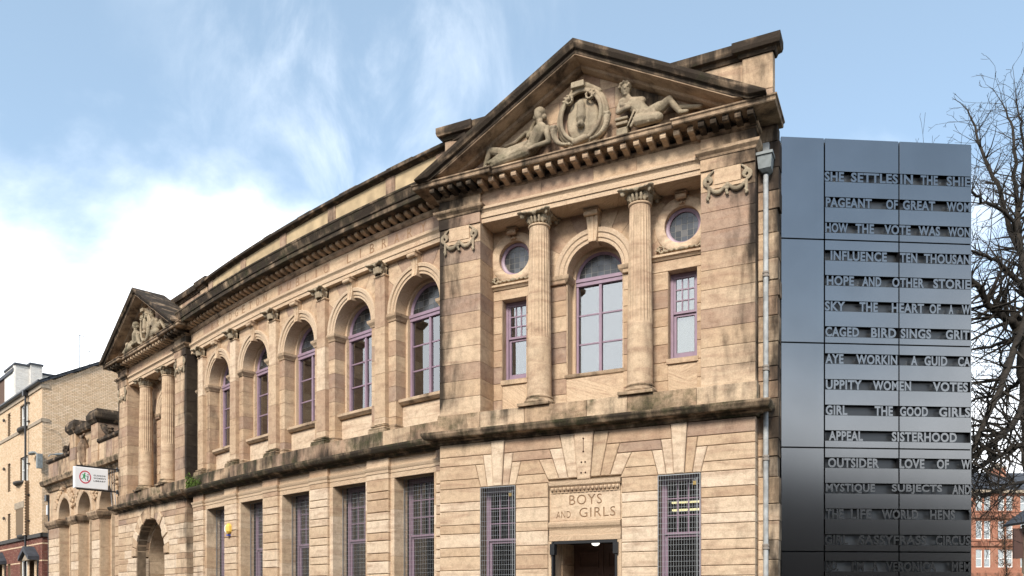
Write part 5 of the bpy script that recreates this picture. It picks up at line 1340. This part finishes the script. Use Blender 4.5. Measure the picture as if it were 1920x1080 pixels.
JOINT = mat('brick_mortar', (.17, .12, .075), .95)
b = MB(FB); wall_sheet(b, rect(-30, -.02, 0, 13.3), [rect(*o) for o in WINS] + [rect(o[0], o[1], max(.02, o[2]), o[3]) for o in DOORS], -.012, .25)
b.f = FG; wall_sheet(b, [(.02, 0), (9, 0), (9, 16.4), (6, 16.4), (.02, 13.25)], [], -.012, .1); b.build('wall', JOINT, FLATS)
b = MB(FB); b.box(-4.55, -2.5, 0, .205, 5.42, 8.4); b.build('bay_wall', JOINT, FLATS)
for k, (s0, s1, z0, z1) in enumerate(WINS + DOORS[2:]):
    n = -.1 if s1 - s0 > 1 else -.16
    if bay((s0 + s1) / 2, (z0 + z1) / 2): n += .15
    halves = [(s0 + .02, (s0 + s1) / 2 - .1), ((s0 + s1) / 2 + .1, s1 - .02)] if s1 - s0 > 1 else [(s0, s1)]
    for a, c in halves:
        b = MB(FB); frame_ring(b, a, c, z0, z1, n - .06, n, .07); b.box(a + .07, c - .07, n - .05, n - .01, (z0 + z1) / 2 - .02, (z0 + z1) / 2 + .02); wf = b.build('sash_window', WFRAME, FLATS)
        pane(FB, wf, rect(a + .07, c - .07, z0 + .07, (z0 + z1) / 2 - .02), n - .04); pane(FB, wf, rect(a + .07, c - .07, (z0 + z1) / 2 + .02, z1 - .07), n - .04)
        b = MB(FB); b.box(a + .02, c - .02, n - .4, n - .38, z0, z1); b.build('blind', PALEIN if k % 2 else DARKIN, wf)
    if len(halves) == 2:
        b = MB(FB); b.box((s0 + s1) / 2 - .1, (s0 + s1) / 2 + .1, n - .1, n + .05, z0, z1); b.build('mullion', BLOND, FLATS)
        b = MB(FB); x = (s0 + s1) / 2; o_ = bay(x, z0 - .3)                       # bowed dark sill
        b.loft([[(FB(x + .98 * math.cos(a) * sc, -.02 + (.30 + o_) * math.sin(a) * sc, z), (0, 0, 0)) for a in [math.pi * i / 10 for i in range(11)]] for z, sc in ((z0 - .17, .86), (z0 - .10, 1), (z0 - .01, 1))]); b.build('sill', mat('dark_sill', (.06, .055, .05), .8) if 'dark_sill' not in MATS else MATS['dark_sill'], FLATS)
b = MB(FB); b.box(-30, .05, -.02, .05, 11.22, 11.4); b.f = FG; b.box(-.05, .35, -.02, .05, 11.22, 11.4); b.build('string_course', BLOND, FLATS)
b = MB(FB); b.box(-30, .08, -.02, .10, 5.2, 5.4); b.f = FG; b.box(-.10, 1.4, -.02, .08, 5.2, 5.4); b.build('string_course', MATS['dark_sill'], FLATS)
b = MB(FB); b.box(-4.5, -2.55, -.02, .24, 6.95, 7.3); b.build('lintel', BLOND, FLATS)
b = MB(FB); b.box(-30, .0, .0, .06, 13.0, 13.22); b.f = FG; b.box(-.06, .35, 0, .05, 13.0, 13.2); b.build('eaves_course', BLOND, FLATS)
b = MB(FB); b.moulding(-30, .12, [(.04, 13.22), (.20, 13.24), (.24, 13.3), (.24, 13.38), (.04, 13.38)], 4); b.build('gutter', IRON, FLATS)
b = MB(FB)                                                 # slated roof with a tiled verge
q = [b.pt(FB(-30, .2, 13.34)), b.pt(FB(.18, .2, 13.34)), b.pt(FB(.18, -6, 16.6)), b.pt(FB(-30, -6, 16.6)), b.pt(FB(-30, -12, 13.3)), b.pt(FB(.18, -12, 13.3))]
b.face(q[0], q[1], q[2], q[3]); b.face(q[3], q[2], q[5], q[4]); b.build('roof', SLATE, FLATS)
for i in range(16):
    t = i * .4; b = MB(FG); z = 13.34 + .53 * t
    b.prism([(t - .12, z - .10), (t + .36, z + .13), (t + .36, z + .23), (t - .12, z + .03)], -.3, .14); b.build('verge_tile', SLATE, FLATS)
b = MB(FB); b.tube([FB(-2.55, .16, .1), FB(-2.55, .16, 13.1)], .055, 10); dp = b.build('downpipe', IRON, FLATS, smooth=60)
b = MB(FB); b.box(-2.68, -2.42, .04, .3, 13.0, 13.28); b.build('hopper', IRON, dp)
for z in (4.6, 6.2, 7.6, 9.3, 11.6, 12.6):
    b = MB(FB); b.box(-2.56, -2.25, .02, .1, z, z + .04); b.build('pipe_bracket', IRON, dp)
for s0, s1 in ((-2.35, -.65), (-9.0, -7.4)):               # little gabled door hoods
    x = (s0 + s1) / 2; b = MB(FB)
    b.loft([[(FB(s, n, z), (0, 0, 0)) for s, z in ((s0 - .15, 4.0), (s0 - .15, 4.2), (x, 4.75), (s1 + .15, 4.2), (s1 + .15, 4.0), (x, 4.5))] for n in (-.02, .55)]); hd = b.build('door_hood', SLATE, FLATS)
    b = MB(FB); b.prism([(s0 + .05, 4.0), (s1 - .05, 4.0), (x, 4.42)], .1, .4); b.build('hood_gable', BLOND, hd)
    b = MB(FB); b.box(s0 + .1, s1 - .1, -.6, -.5, 0, 4.1); b.build('door', DOORM, FLATS)
    brickwork(FB, s0 - .02, s0 + .35, 0, 4.0, BRICKY, [], 'brick', lambda s, z: .12); brickwork(FB, s1 - .35, s1 + .02, 0, 4.0, BRICKY, [], 'brick', lambda s, z: .12)
for z in (12.45, 9.6, 6.7):
    b = MB(FB); b.lathe(FB(-7.45, .1, 0), [(.02, z - .1), (.07, z - .05), (.07, z + .05), (.02, z + .1)], 8); b.build('vent', MATS['dark_sill'], FLATS)
b = MB(FG); b.tube([FG(.05, .06, 10.95), FG(.75, .06, 10.8), FG(.95, .06, 10.4), FG(.95, .06, 8.9), FG(.7, .06, 8.75)], .012, 5); b.build('cable', BLOND, FLATS)
b = MB(FG); b.box(.18, .48, .02, .16, 6.35, 6.85); b.build('meter_box', WHITE, FLATS)
b = MB(FG); b.tube([FG(.33, .06, .2), FG(.33, .06, 6.35)], .02, 6); b.build('conduit', GALV, FLATS)

def street_lamp(f, s, n, z, ds, lab):
    t = thing('street_lamp', lab, 'street lamp', f(s, n, z), 'lamps fixed to the corner of the flats')
    b = MB(f); rings = []
    for i, (x, w_, h) in enumerate(((0, .06, .04), (.15, .13, .07), (.5, .17, .09), (.8, .12, .07), (.95, .04, .03))):
        rings.append([(f(s + ds * (.3 + x), n + w_ * math.cos(a), z + .04 * x + h * math.sin(a) + (.02 if math.sin(a) > 0 else 0)), (0, 0, 0)) for a in [2 * math.pi * k / 10 for k in range(10)]])
    b.loft(rings); b.build('lamp_head', ZINC, t, smooth=50)
    b = MB(f); b.tube([f(s, n - .05, z - .15), f(s + ds * .1, n, z - .02), f(s + ds * .32, n, z + .005)], .03, 8); b.build('bracket_arm', ZINC, t, smooth=50)
    return t
l1 = street_lamp(FB, -.1, .25, 9.62, -1, 'grey street lamp on the corner of the flats, its head pointing left')
b = MB(FB); b.box(-.02, .22, .03, .28, 8.75, 9.5); b.build('control_box', ZINC, l1)
street_lamp(FG, .25, .2, 9.55, 1, 'grey street lamp on the gable of the flats, its head pointing right')
for (t_, h, L, lab) in ((2.1, 2.05, 1.9, 'taller television aerial with a long boom on the flats roof'), (2.6, 1.0, 1.0, 'shorter tilted television aerial on the flats roof')):
    z = 13.34 + .53 * t_; t = thing('television_aerial', lab, 'aerial', FG(t_, -1.0, z), 'aerials on the roof')
    b = MB(FG); b.tube([FG(t_, -1.0, z - .3), FG(t_, -1.0, z + h)], .028, 6); b.build('mast', GALV, t)
    b = MB(FG); b.tube([FG(t_ - .1, -1.0, z + h - .05), FG(t_ + L, -1.2, z + h - .12)], .016, 5)
    b.build('boom', GALV, t)
    for q in range(8):
        x = t_ + .25 + (L - .3) * q / 7; zz_ = z + h - .06 - .03 * q / 7
        b = MB(FG); b.tube([FG(x, -1.1, zz_ - .16), FG(x, -1.1, zz_ + .16)], .009, 4); b.build('element', GALV, t)
    b = MB(FG); b.tube([FG(t_ + .05, -1.0, z + h - .05), FG(t_ + .3, -1.0, z + h + .3)], .012, 4); b.build('reflector', GALV, t)

# ------------------------------------------------------------------ taller building behind the flats
bo = Vector(((28 - CX) / FPX * 62, 62.0)); FK = Flat(bo, LS); FKG = Flat(bo, (-FB.n.x, -FB.n.y))
BK = thing('harled_building', 'brown harled building with white brick end wall, rising behind the flats', 'building', FK(-3, -2, 0))
b = MB(FK); b.box(-14, -.35, -8, -.02, 0, 18.9); b.build('wall', BROWNH, BK)
b = MB(FK); b.box(-14, -.1, -8, .1, 18.9, 19.15); b.build('coping', SLATE, BK)
FLATS_, FLATS = FLATS, BK
for a, c, zt, nn in ((0, .95, 19.35, .12), (.95, 1.75, 19.5, .3), (1.75, 3.6, 18.95, 0)):
    b = MB(FKG); b.box(a, c, -3, nn - .02, 0, zt); b.build('white_end_wall', JOINT if False else BRICKW, BK)
    brickwork(FKG, a, c, 13, zt, BRICKW, [], 'white_brick', lambda s, z: nn)
    b = MB(FKG); b.box(a - .08, c + .06, -3, nn + .1, zt, zt + .14); b.build('coping', SLATE, BK)
b = MB(FK); b.box(-.35, -.0, -1, .05, 0, 19.35); b.build('white_return', BRICKW, BK)
FLATS = FLATS_

# ------------------------------------------------------------------ projecting sign
fs = FL(-3.02, 1.57, 0); FS_ = Flat((fs.x, fs.y), (-FL.n.x, -FL.n.y))
FS_.s = FS_.s * .85
SG = thing('projecting_sign', 'white hanging sign with red ring logo reading GLASGOW WOMEN\'S LIBRARY', 'sign', FS_(.7, 0, 5.85))
b = MB(FS_); b.prism(rect(0, 1.36, 5.86, 6.63), -.09, .09, .02); b.face(*[b.P(s, -.09, z) for s, z in rect(0, 1.36, 5.86, 6.63)]); b.build('sign_box', WHITE, SG)
b = MB(FS_); b.arch(.42, 6.27, [(.195, .088), (.195, .094), (.235, .094), (.235, .088)], 0, 2 * math.pi, 40, cap=False); b.build('logo_ring', REDP, SG)
b = MB(FS_)
for pts in ([(.33, 6.29), (.37, 6.24), (.41, 6.27), (.42, 6.36), (.385, 6.385), (.35, 6.36)], [(.37, 6.25), (.385, 6.22), (.43, 6.17), (.445, 6.12), (.455, 6.13), (.45, 6.18), (.41, 6.26)], [(.35, 6.27), (.30, 6.22), (.26, 6.20), (.262, 6.185), (.31, 6.195), (.37, 6.24)], [(.40, 6.34), (.45, 6.31), (.475, 6.33), (.48, 6.32), (.45, 6.29), (.405, 6.315)], [(.36, 6.36), (.32, 6.37), (.29, 6.35), (.295, 6.34), (.325, 6.355), (.36, 6.335)]):
    b.prism(pts, .088, .094)
b.prism(circle_poly(.405, 6.405, .026, k=12), .088, .095); b.build('running_figure', GREENP, SG)
b = MB(FS_); b.prism(circle_poly(.535, 6.36, .022, k=12), .088, .094)
b.prism([(.485, 6.30), (.55, 6.315), (.53, 6.17), (.545, 6.155), (.57, 6.165), (.56, 6.14), (.515, 6.135), (.50, 6.16), (.515, 6.28), (.487, 6.285)], .088, .094); b.build('information_letter', BLACKP, SG)
for txt, z0, x1 in (('GLASGOW', 6.335, 1.25), ("WOMEN'S", 6.235, 1.25), ('LIBRARY', 6.135, 1.25)):
    b = MB(FS_); lettering(b, FS_, txt, .76, x1, z0, z0 + .055, .089, .004, 1.25, .03); b.build('lettering', BLACKP, SG)
b = MB(FS_)
for z in (5.81, 6.65): b.box(.1, 1.78, -.025, .025, z, z + .05); b.box(1.74, 1.79, -.06, .06, z - .05, z + .1)
for x in (1.44, 1.53, 1.62): b.box(x, x + .03, -.015, .015, 5.86, 6.65)
b.box(1.36, 1.45, -.02, .02, 6.48, 6.5); b.box(1.36, 1.45, -.02, .02, 5.98, 6.0)
b.build('bracket', IRON, SG)
b = MB(FS_)
for x in (1.5, 1.66): b.tube([FS_(x, 0, 5.82), FS_(x + .05, .02, 5.25)], .012, 6)
b.build('stay', GALV, SG)

# ------------------------------------------------------------------ red tenement in the distance on the right
FD = Flat(((1822 - CX) / FPX * 110, 110.0), (1, .04)); FU = .0698
TN = thing('red_tenement', 'red sandstone tenement with white sash windows and slate roof beyond the tower', 'building', FD(6, 0, 0))
zz_ = lambda v: 1.6 + (HV - v) * FU; ss_ = lambda u: (u - 1822) * FU
TWIN = [(ss_(u0 + k * 42.8), ss_(u1 + k * 42.8), zz_(vb), zz_(vt)) for k in range(-3, 6) for u0, u1 in ((1830, 1842.4), (1846, 1858.5)) for vt, vb in ((929, 957), (976, 1010.5), (1030, 1063.5))]
b = MB(FD, rnd_wear(.4, .1, 0)); wall_sheet(b, rect(-12, 26, 0, zz_(919)), [rect(*o) for o in TWIN], 0, .25); b.build('wall', RED, TN)
for k, (s0, s1, z0, z1) in enumerate(TWIN):
    if s1 < -.5 or s0 > ss_(1960): continue
    b = MB(FD); frame_ring(b, s0, s1, z0, z1, -.2, -.14, .09); b.box(s0, s1, -.19, -.13, (z0 + z1) / 2 - .035, (z0 + z1) / 2 + .035); wf = b.build('sash_window', WFRAME, TN)
    pane(FD, wf, rect(s0 + .09, s1 - .09, z0 + .09, (z0 + z1) / 2 - .035), -.17); pane(FD, wf, rect(s0 + .09, s1 - .09, (z0 + z1) / 2 + .035, z1 - .09), -.17)
    b = MB(FD)
    if k % 3 == 1: 
        for q in range(5): x = s0 + (s1 - s0) * (q + .5) / 5; b.tube([FD(x, -.32, z0), FD(x + .02 * math.sin(q), -.3, z1)], .05, 6)
    else: b.box(s0, s1, -.36, -.33, z0 + (0.5 if k % 2 else 0), z1)
    b.build('curtain', WFRAME if k % 3 != 1 else PALEIN, wf)
b = MB(FD); b.box(-12, 26, -6, -.6, 0, zz_(921)); b.build('interior', DARKIN, TN)
for v, h, d in ((919, .4, .5), (957.5, .16, .12), (1074, .5, .4), (1011.5, .2, .15)):
    b = MB(FD, rnd_wear(.6, .3, 0)); b.box(-12, 26, -.1, d, zz_(v) - h, zz_(v)); b.build('string_course', RED if v != 919 else BLOND, TN)
for k in range(-1, 4):
    for v, ht in ((970, .55), (1022, .5)):
        c0 = ss_(1844.2 + k * 42.8); w_ = 1.55; b = MB(FD, (.6, .4, 0))
        z = zz_(v)
        if k % 2 == 0: pts = [(c0 - w_, z - .14), (c0 + w_, z - .14), (c0 + w_, z)] + [(c0 + w_ * .8 * math.cos(a), z + ht * math.sin(a)) for a in [math.pi * i / 10 for i in range(11)]] + [(c0 - w_, z)]
        else: pts = [(c0 - w_, z - .14), (c0 + w_, z - .14), (c0 + w_, z), (c0, z + ht), (c0 - w_, z)]
        b.prism(pts, -.05, .28); b.build('window_pediment', RED, TN)
b = MB(FD); q = [b.pt(FD(-12, .4, zz_(919))), b.pt(FD(26, .4, zz_(919))), b.pt(FD(26, -5, zz_(919) + 3.1)), b.pt(FD(-12, -5, zz_(919) + 3.1)), b.pt(FD(-12, -10, zz_(919))), b.pt(FD(26, -10, zz_(919)))]
b.face(*q[:4]); b.face(q[3], q[2], q[5], q[4]); b.build('roof', SLATE, TN)
b = MB(FD, (.3, .2, 0)); b.box(ss_(1905), ss_(1921), -6, -3.6, zz_(905), zz_(868)); ch = b.build('chimney', RED, TN)
b = MB(FD, (.3, .2, 0)); b.box(ss_(1904), ss_(1922), -6.1, -3.5, zz_(868), zz_(865)); b.build('chimney_cap', BLOND, ch)
for q in range(4):
    b = MB(FD); b.lathe(FD(ss_(1908) + q * .27, -4.8, 0), [(.12, zz_(865)), (.1, zz_(865) + .6), (.13, zz_(865) + .65)], 8); b.build('chimney_pot', BLOND, ch)
b = MB(FD); b.box(ss_(1823), ss_(1880), .05, .25, zz_(1090), zz_(1075)); b.build('shop_fascia', YFASC, TN)
b = MB(FD); b.box(ss_(1880.5), ss_(1921), .05, .25, zz_(1090), zz_(1075)); b.build('shop_fascia', PURPLE, TN)

# ------------------------------------------------------------------ timber notice shelter at the right edge
def at(u, v, d): return Vector(((u - CX) / FPX * d, d, EYE + (HV - v) / FPX * d))
FN = Flat((at(1900, 0, 26).x, 26.0), (1, .05))
NB = thing('notice_shelter', 'brown board and timber post under a small dark roof, right edge', 'shelter', FN(.6, 0, 0))
b = MB(FN); b.prism(rect(0.0, .30, 3.05, 3.98), -.03, .03); b.face(*[b.P(s, -.03, z) for s, z in rect(0, .3, 3.05, 3.98)]); b.build('board', BROWNB, NB)
b = MB(FN); b.box(.31, .39, -.06, .06, 2.6, 4.1); b.box(.31, 1.6, -.05, .05, 3.3, 3.42); b.build('post', TIMBER, NB)
b = MB(FN); b.loft([[(FN(s, n, z), (0, 0, 0)) for n in (-.08, .08)] + [(FN(s, n, z + .0), (0, 0, 0)) for n in (.08, -.08)] for s, z in ((.2, 1.4), (.24, 1.6))]); b.build('foot', TIMBER, NB)
b = MB(FN); b.tube([FN(.28, 0, 0), FN(.34, 0, 2.4), FN(.40, 0, 3.4)], .045, 4); b.tube([FN(1.5, 0, 0), FN(1.45, 0, 4.0)], .045, 4); b.tube([FN(.22, 0, 2.45), FN(1.6, 0, 2.45)], .04, 4); b.build('leg_frame', TIMBER, NB)
b = MB(FN); b.loft([[(FN(s, n, z), (0, 0, 0)) for s, z in ((.10, 4.08), (.9, 4.62), (1.7, 4.08), (1.7, 4.16), (.9, 4.74), (.08, 4.15))] for n in (-.6, .5)]); b.build('roof', SLATE, NB)

# ------------------------------------------------------------------ bare tree
def grow(tb, p, d, r, L, depth, rng, spread=.55, drop=0.0):
    """A twiggy branch: wandering polyline with side shoots."""
    n = max(3, int(L / .28)); pts = [p]; rad = [r]; shoots = []
    for i in range(n):
        d = (d + Vector((rng.gauss(0, .16), rng.gauss(0, .16), rng.gauss(.05 - drop, .13)))).normalized()
        p = p + d * (L / n); pts.append(p); rad.append(max(.005, r * (1 - .85 * (i + 1) / n)))
        if depth > 0 and i > 0 and rng.random() < .85: shoots.append((p, d, rad[-1], i / n))
    tb.tube(pts, rad, 5 if r > .02 else 3, False)
    for p_, d_, r_, t in shoots:
        ax = Vector((rng.gauss(0, 1), rng.gauss(0, 1), rng.gauss(0, .7))).normalized()
        nd_ = (d_ + (ax - d_ * ax.dot(d_)).normalized() * rng.uniform(.5, 1.1)).normalized()
        grow(tb, p_, nd_, max(.004, r_ * .62), L * (.62 - .25 * t) * rng.uniform(.6, 1.1), depth - 1, rng, spread, drop)
TREE = thing('bare_tree', 'large leafless tree with dense black twigs at the right edge behind the tower', 'tree', at(1950, 0, 22) * Vector((1, 1, 0)) if False else (at(1950, 0, 22).x, 22, 0))
rng = random.Random(11)
LIMBS = [  # u, v, depth along each limb; thickness in pixels at both ends
 ([(1950, 1250, 22), (1938, 900, 22), (1926, 740, 22), (1915, 650, 22), (1908, 606, 22)], 30, 15),
 ([(1910, 612, 22), (1882, 596, 21.8), (1852, 572, 21.5), (1832, 534, 21.2), (1800, 500, 21), (1760, 440, 20.8)], 14, 4),
 ([(1918, 660, 22), (1926, 560, 22.4), (1916, 480, 22.8), (1894, 428, 23), (1868, 345, 23.2), (1838, 280, 23.5), (1822, 225, 23.6)], 13, 3),
 ([(1928, 560, 22), (1904, 522, 21.6), (1874, 492, 21.4), (1840, 478, 21), (1800, 455, 20.6)], 9, 3),
 ([(1926, 540, 22.3), (1908, 410, 22.6), (1904, 330, 23), (1900, 240, 23.4), (1880, 195, 23.8)], 10, 2),
 ([(1935, 560, 22), (1892, 690, 20.8), (1852, 780, 20), (1824, 842, 19.4), (1790, 890, 19)], 11, 5),
 ([(1940, 720, 22), (1900, 796, 21), (1862, 828, 20.4), (1824, 858, 20), (1780, 880, 19.6)], 11, 5),
 ([(1945, 820, 22), (1900, 838, 21.4), (1868, 858, 21), (1822, 888, 20.5), (1770, 900, 20)], 9, 4),
 ([(1945, 905, 22), (1892, 908, 21.5), (1850, 930, 21.2), (1822, 928, 21), (1790, 930, 20.8)], 6, 3),
 ([(1930, 640, 22), (1890, 640, 23), (1850, 650, 24), (1800, 660, 25)], 8, 3),
 ([(1930, 690, 22), (1880, 740, 23), (1840, 745, 24), (1800, 760, 25)], 8, 3),
 ([(1920, 620, 22), (1950, 500, 23), (1990, 380, 24), (2040, 250, 25)], 14, 4),
 ([(1925, 700, 22), (1990, 600, 22), (2080, 520, 22), (2160, 480, 22)], 14, 4),
 ([(1916, 470, 22.8), (1890, 400, 22.2), (1850, 380, 21.8), (1822, 360, 21.4), (1790, 330, 21)], 7, 3),
 ([(1912, 400, 22.6), (1922, 300, 22.3), (1915, 240, 22), (1905, 190, 22)], 6, 2),
 ([(1940, 450, 22.6), (1925, 340, 22.3), (1935, 240, 22)], 6, 2)]
tw = MB()
for li, (pl, w0, w1) in enumerate(LIMBS):
    pts = [at(*q) for q in pl]; sm = []
    for a, c in zip(pts, pts[1:]):
        for k in range(4): sm.append(a.lerp(c, k / 4) + Vector((rng.gauss(0, .025), rng.gauss(0, .03), rng.gauss(0, .025))))
    sm.append(pts[-1]); n = len(sm)
    rad = [(w0 + (w1 - w0) * i / (n - 1)) * 1.2 / 2 / FPX * 22 for i in range(n)]
    b = MB(); b.tube(sm, rad, 9); b.build('trunk' if li == 0 else 'limb', BARK, TREE, smooth=70)
    if li == 0: continue
    for i in range(2, n):
        d = (sm[i] - sm[i - 1]).normalized()
        for k in range(4):
            ax = Vector((rng.gauss(0, 1), rng.gauss(0, .8), rng.gauss(.15, 1))).normalized()
            grow(tw, sm[i], (d * .55 + (ax - d * ax.dot(d)).normalized()).normalized(), max(.010, rad[i] * rng.uniform(.3, .55)), rng.uniform(.8, 1.9) * (.55 if sm[i].z > 9.5 else 1), 2, rng)
    grow(tw, sm[-1], (sm[-1] - sm[-2]).normalized(), rad[-1], .9, 2, rng)
for k in range(3):                                         # tips that show over the top of the tower
    p = at(1722 + 9 * k, 300, 23); grow(tw, p, Vector((-.1 + .08 * k, 0, 1)), .010, .55 if k != 1 else 1.0, 1, rng)
tw.build('twig', BARK, TREE, stuff=True)
# young tree that keeps its brown leaves
YT = thing('young_tree', 'slim young tree holding brown leaves in front of the red tenement', 'tree', (at(1886, 0, 60).x, 60, 0))
b = MB(); p0 = at(1886, 0, 60); b.tube([Vector((p0.x, 60, 0)), Vector((p0.x + .05, 60, 4)), Vector((p0.x - .25, 60, 8.6))], [.09, .06, .015], 7); b.build('trunk', BARK, YT)
b = MB(); lf = MB()
for i in range(70):
    z = rng.uniform(2.5, 8.0); a = rng.uniform(0, 6.28); L = (1.15 - .1 * (z - 2.5)) * rng.uniform(.6, 1.1) * .9; q0 = Vector((p0.x - .03 * max(0, z - 4), 60, z)); q1 = q0 + Vector((math.cos(a) * L * .75, math.sin(a) * L * .75, L * .9))
    b.tube([q0, q0.lerp(q1, .5) + Vector((0, 0, -.06)), q1], [.018, .012, .006], 3, False)
    for k in range(14):
        c = q0.lerp(q1, rng.uniform(.3, 1.05)) + Vector((rng.gauss(0, .09), rng.gauss(0, .09), rng.gauss(0, .09))); u_ = Vector((rng.gauss(0, 1), rng.gauss(0, 1), rng.gauss(0, 1))).normalized() * .07; v_ = u_.orthogonal().normalized() * .045
        lf.face(*[lf.pt(x) for x in (c - u_, c + v_, c + u_, c - v_)])
b.build('branch', BARK, YT, stuff=True); lf.build('leaf', DEADLEAF, YT, stuff=True)

# ------------------------------------------------------------------ the other side of the street (it stands behind the camera and shows in the glass and metal)
OP = thing('opposite_terrace', 'tenement terrace across the street, seen only as reflections in the windows', 'building', (0, -9, 0))
OPM = mat('blackened_sandstone', (.085, .062, .048), .95, noise=.4, nscale=1.5)
def opp(f, s0, s1, h, nwin):
    b = MB(f, (.4, .3, 0)); wins = [rect(s0 + (s1 - s0) * (i + .3) / nwin, s0 + (s1 - s0) * (i + .7) / nwin, z, z + 1.9) for i in range(nwin) for z in (1.2, 4.6, 8.0) if z + 2.2 < h]
    wall_sheet(b, rect(s0, s1, 0, h), wins, 0, .2); b.build('wall', OPM, OP)
    b = MB(f); b.box(s0, s1, -9, -.25, 0, h - .1); b.build('interior', DARKIN, OP)
    b = MB(f); q = [b.pt(f(s0, .3, h)), b.pt(f(s1, .3, h)), b.pt(f(s1, -4.5, h + 2.4)), b.pt(f(s0, -4.5, h + 2.4)), b.pt(f(s1, -9, h)), b.pt(f(s0, -9, h))]; b.face(*q[:4]); b.face(q[3], q[2], q[4], q[5]); b.build('roof', SLATE, OP)
p1 = FR(0, 24, 0); opp(Flat((p1.x, p1.y), (-FR.s.x, -FR.s.y)), -78, 22, 10.5, 33)
p1 = FL(0, 23.5, 0); opp(Flat((p1.x, p1.y), (-FL.s.x, -FL.s.y)), -13.5, 26, 11.5, 13)
bpy.context.view_layer.update()
